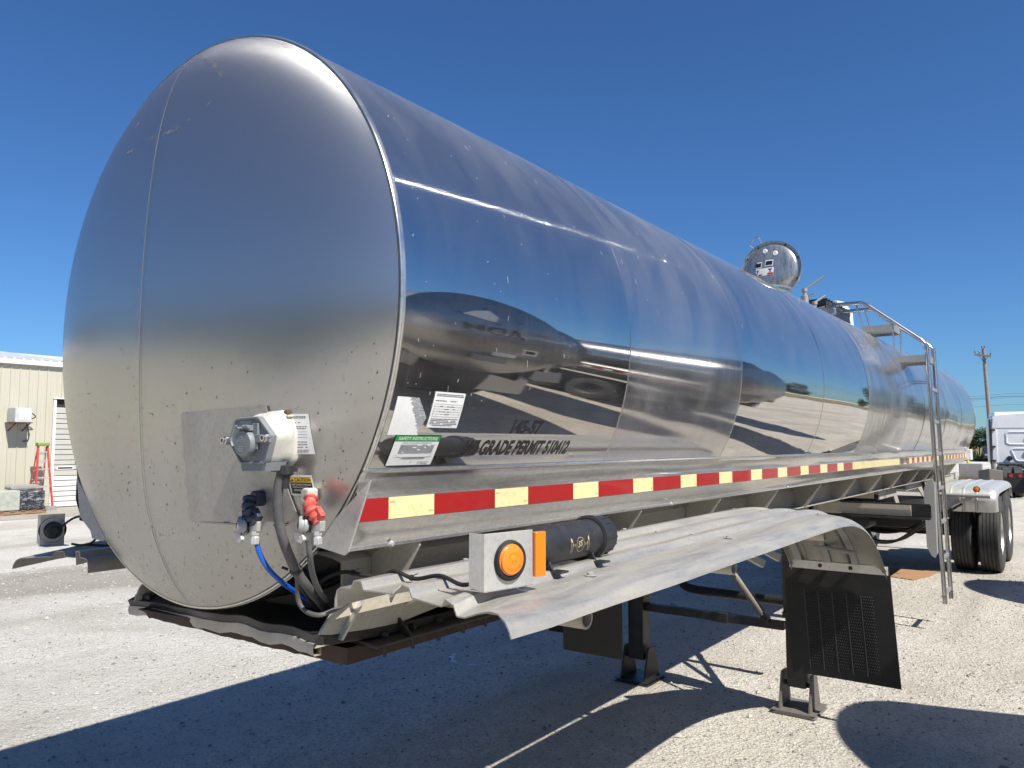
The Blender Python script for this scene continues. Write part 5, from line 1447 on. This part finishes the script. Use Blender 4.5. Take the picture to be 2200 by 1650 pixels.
def polar(a, d): return CAM.x - math.sin(a) * d, CAM.y + math.cos(a) * d
wood('dark wood beyond the dry field, behind the tank and the white truck', [(*polar(R_(q), 152 + rg.uniform(-6, 8)), rg.uniform(.45, .65), k) for k, q in enumerate([1.0, 1.7, 2.3, 2.9, 6.2, 6.9, 7.6, 8.3, 9.0, 9.8, 10.6, 11.4])])
for q, sz, k, lb in ((3.55, .62, 1, 'dark rounded tree beside the utility pole, next to the white truck'), (4.25, .56, 3, 'dark tree between the utility pole and the thin yellow post'), (4.9, .50, 0, 'lower dark tree nearest the end of the tank, left of the yellow post'), (5.5, .48, 2, 'small dark tree partly hidden by the end of the tank')):
    x, y = polar(R_(q), 150); tree(x, y, sz, k, lb, 'trees beyond the field')
wood('leafy trees beside the yard, mirrored small on the tank side', [(*polar(-R_(8 + k * 3.2 + rg.uniform(-1, 1)), rg.uniform(75, 115)), rg.uniform(.5, .95) * (1.5 if k in (6, 7) else 1), k) for k in range(22)])
wood('dense trees opposite the trailer, mirrored as a dark band in its head', [(math.sin(R_(100 + k * 3.2)) * (50 + rg.uniform(-3, 4)), math.cos(R_(100 + k * 3.2)) * (50 + rg.uniform(-3, 4)), rg.uniform(.85, 1.25), k) for k in range(52)])
# weeds along the gravel edge
mb = MB(); rg = random.Random(4)
for k in range(1800):
    x = rg.uniform(-13, -1.5); y = rg.uniform(93, 99); hgt = rg.uniform(.2, .9) * (1.6 if -11 < x < -7.5 else 1)
    i = len(mb.v); dx = rg.uniform(-.2, .2); mb.v += [(x, y, 0), (x + .12, y, 0), (x + dx, y, hgt)]; mb.f.append((i, i + 1, i + 2))
M['weed'] = flat('green roadside weeds', (.07, .11, .03), .9, 0, .6, 1, 0, (.20, .15, .06))
tag(ob('weeds', mb, 'weed', None, 0), 'rough green weeds along the far edge of the gravel', 'weeds', None, 'stuff')
mb = MB()
for k in range(900):
    x = rg.uniform(-2.75, -1.55); y = rg.uniform(40.4, 40.85); hgt = rg.uniform(.05, .30)
    i = len(mb.v); mb.v += [(x, y, 0), (x + .02, y, 0), (x + rg.uniform(-.06, .06), y, hgt)]; mb.f.append((i, i + 1, i + 2))
M['drygrass'] = flat('dry tan grass', (.32, .22, .10), .9)
tag(ob('dry_grass', mb, 'drygrass', None, 0), 'tan dry grass tufts at the foot of the square concrete block', 'grass', None, 'stuff')
# utility pole with crossarm, insulators; wires
UP = empty('utility_pole', (-2.17, 50, 0), 'weathered wooden utility pole with one crossarm, leaning slightly left behind the white truck', 'utility pole')
M['polewood'] = flat('grey pole wood', (.25, .235, .21), .85, 0, .5, 6)
lean = .21
mb = MB(); mb.tube([(0.12, 0, 0), (-.13, 0, 7.15)], [.135, .085], 12); ob('pole', mb, 'polewood', UP)
mb = MB(); mb.bar((-.56, -.12, 6.83), (.26, -.12, 6.68), .09, .11); mb.bar((-.12, -.1, 6.35), (-.35, -.12, 6.74), .03, .03); mb.bar((-.12, -.1, 6.35), (.1, -.12, 6.68), .03, .03); ob('crossarm', mb, 'polewood', UP, 0, .01)
M['porcelain'] = flat('dark porcelain', (.10, .07, .06), .3)
ins = [(-.53, 6.90), (-.32, 6.86), (.22, 6.75), (-.18, 7.16), (-.05, 7.16)]
for x, z in ins:
    mb = MB(); mb.lathe([(.015, 0), (.05, .03), (.03, .06), (.05, .09), (.03, .14), (0, .15)], (x, -.12, z), (0, 0, 1), 10); ob('insulator', mb, 'porcelain', UP, 40)
WIREM = flat('overhead wire', (.05, .05, .055), .5)
for (xa, za), (xb, zb, yb_), (xc, zc2) in zip([(-.53, 7.03), (-.32, 6.99), (.22, 6.88), (-.05, 7.30), (-.08, 6.1)], [(-42, 8.1, 62)] * 5, [(30, 7.5)] * 5):
    idx = [(-.53), (-.32), (.22), (-.05), (-.08)].index(xa)
    L0 = Vector((-44, 66, za - .4 + 1.0)); A0 = Vector((-2.17 + xa, 49.88, za)); R0_ = Vector((38, 46, za + .55))
    pts = [L0.lerp(A0, t) - Vector((0, 0, 2.0 * t * (1 - t) * 1.2)) for t in [k / 14 for k in range(15)]] + [A0.lerp(R0_, t) - Vector((0, 0, 2.0 * t * (1 - t))) for t in [k / 12 for k in range(1, 13)]]
    mb = MB(); mb.tube(pts, .011, 5); ob('wire', mb, WIREM, UP)
# yellow guy guard
M['yellowpaint'] = flat('yellow guard', (.62, .48, .06), .5, 0, .2)
mb = MB(); mb.tube([(-6.02, 75, 0), (-5.92, 75, 3.9)], [.10, .09], 8); o = ob('marker_post', mb, 'yellowpaint', None); tag(o, 'thin yellow post standing at the field edge left of the utility pole', 'post')
# dark parked car
CR = empty('parked_car', (-5.6, 92, 0), 'dark blue car parked at the gravel edge, mostly hidden by the white truck', 'car', R_(8))
M['carpaint'] = flat('dark car paint', (.018, .022, .035), .2, 0, .1)
M['glass'] = flat('dark window glass', (.015, .018, .02), .08)
prof = [(-2.2, .35), (-2.25, .75), (-2.0, .95), (-1.3, 1.02), (-.7, 1.45), (.7, 1.48), (1.4, 1.05), (2.0, 1.0), (2.2, .8), (2.2, .35)]
mb = MB(); mb.prism(prof, 'x', -.9, .9); ob('body', mb, 'carpaint', CR, 0, .12)
mb = MB(); mb.prism([(-1.15, 1.03), (-.66, 1.40), (.66, 1.43), (1.25, 1.06)], 'x', -.915, .915); ob('window', mb, 'glass', CR, 0)
for sx in (-.85, .85):
    for yy in (-1.4, 1.4):
        mb = MB(); mb.lathe([(0, -.1), (.34, -.1), (.34, .1), (0, .1)], (sx, yy, .34), (1, 0, 0), 20); ob('wheel', mb, 'tyre', CR, 30)
for sx in (-.62, .62):
    mb = MB(); mb.box(sx - .2, sx + .2, -2.28, -2.2, .62, .78); ob('headlight', mb, 'gal', CR, 0, .02)

# white semi tractor seen from behind
TK = empty('semi_truck', (.40, 33.2, 0), 'white semi tractor seen from behind at the right edge, without a trailer', 'truck', R_(9))
M['emboss'] = flat('white cab sheet metal', (.80, .81, .82), .3, 0, .15, 2)
W0 = -1.10
mb = MB(); mb.prism([(W0 + .02, 1.02), (W0, 2.35), (W0 + .03, 2.72), (W0 + .14, 2.86), (0, 2.93), (-W0 - .14, 2.86), (-W0 - .03, 2.72), (-W0, 2.35), (-W0 - .02, 1.02)], 'y', 0, 2.3); ob('cab', mb, 'emboss', TK, 0, .05)
mb = MB(); mb.prism([(.0, 2.40), (2.4, 2.40), (2.4, 3.0), (.2, 2.95)], 'x', W0 + .12, -W0 - .12); ob('roof_fairing', mb, 'whitepaint', TK, 0, .06)
mb = MB(); mb.box(W0 + .01, -W0 - .01, -.010, .004, 2.335, 2.352); ob('roof_seam', mb, 'gal', TK)
# pressed frames on the back wall
def frame_tube(pts, r=.032, mat='emboss', name='pressed_frame'):
    mb = MB(); P = [Vector((x, -.012, z)) for x, z in pts]; P2 = []
    for i in range(len(P)):
        a, b = P[i], P[(i + 1) % len(P)]; P2 += [a.lerp(b, .12), a.lerp(b, .88)]
    mb.tube(P2, r, 8, closed=True); mb.v = [(x, y * .5 - .0, z) for x, y, z in mb.v]; ob(name, mb, mat, TK, 50)
frame_tube([(-.62, 2.20), (.30, 2.20), (.30, 1.74), (-.62, 1.74)]); frame_tube([(.38, 2.20), (1.0, 2.20), (1.0, 1.74), (.38, 1.74)])
frame_tube([(-.50, 1.58), (.22, 1.58), (.40, 1.30), (.22, 1.12), (-.34, 1.12)]); frame_tube([(.45, 1.58), (1.0, 1.58), (1.0, 1.12), (.55, 1.12)])
mb = MB(); mb.box(W0 + .02, W0 + .18, -.03, -.001, 1.05, 2.30); ob('side_strip', mb, 'whitepaint', TK, 0, .01)
mb = MB(); mb.box(W0 - .06, W0 - .01, -.16, .2, 1.0, 2.68); ob('cab_extender', mb, 'blackplastic', TK, 0, .02)
for z in (1.10, 1.62, 2.24): 
    mb = MB(); mb.box(W0 - .02, W0 + .12, -.20, -.03, z, z + .06); ob('extender_bracket', mb, 'blackplastic', TK)
mb = MB(); mb.lathe([(.09, 0), (.08, .03), (0, .035)], (.0, -.01, 1.42), (0, -1, 0), 16); ob('rear_port', mb, 'gal', TK); mb = MB(); mb.lathe([(.07, 0), (.07, .04), (0, .045)], (.10, -.01, 2.02), (0, -1, 0), 16); mb.v = [(x, y, 2.02 + (z - 2.02) * 1.6) for x, y, z in mb.v]; ob('air_vent', mb, 'blackplastic', TK)
mb = MB(); mb.lathe([(.09, 0), (.09, .10), (0, .11)], (-.55, -.01, 1.22), (0, -1, 0), 16); ob('cable_holder', mb, 'blackplastic', TK)
mb = MB(); mb.box(-.95, 1.0, -.6, -.02, .90, 1.02); mb.box(-.98, -.7, -.9, -.1, .55, .92); mb.box(-.45, -.33, -4.6, .3, .62, .86); mb.box(.33, .45, -4.6, .3, .62, .86); mb.box(-.42, .42, -4.6, -4.5, .62, .86); ob('chassis', mb, 'blacksteel', TK, 0, .01)
mb = MB(); mb.prism([(-3.6, .88), (-2.4, .90), (-2.3, .98), (-2.6, 1.04), (-3.4, 1.02), (-3.7, .92)], 'x', -.42, .42); ob('fifth_wheel', mb, 'blacksteel', TK, 0, .02)
for yy in (-2.4, -3.7):
    for xc in (-1.0, -.68, .68, 1.0):
        mb = MB(); mb.lathe([(0, -.06), (.2, -.05), (.28, -.11), (.46, -.13), (.50, -.11), (.50, .11), (.46, .13), (.28, .11), (.2, .02), (0, .02)], (xc, yy, .50), (1, 0, 0), 28); ob('wheel', mb, 'tyre', TK, 35)
for sx in (-.95, -.7, .7, .95):
    mb = MB(); mb.lathe([(.055, -.02), (.055, .02), (0, .03)], (sx, -4.64, .74), (0, -1, 0), 16); ob('tail_light', mb, 'redlens', TK)
mb = MB(); mb.box(-1.05, -.5, -4.62, -4.56, .66, .82); mb.box(.5, 1.05, -4.62, -4.56, .66, .82); ob('light_bar', mb, 'blacksteel', TK, 0)
for sx in (-1.0, 1.0):
    mb = MB(); mb.box(sx * .84 - .28, sx * .84 + .28, -4.42, -4.40, .18, .66); ob('mud_flap', mb, 'rubber', TK)
mb = MB(); mb.lathe([(0, 0), (.25, .02), (.28, .08), (.28, 1.0), (.25, 1.06), (0, 1.08)], (-.88, -1.5, .62), (0, 1, 0), 20); ob('fuel_tank', mb, 'rail', TK)
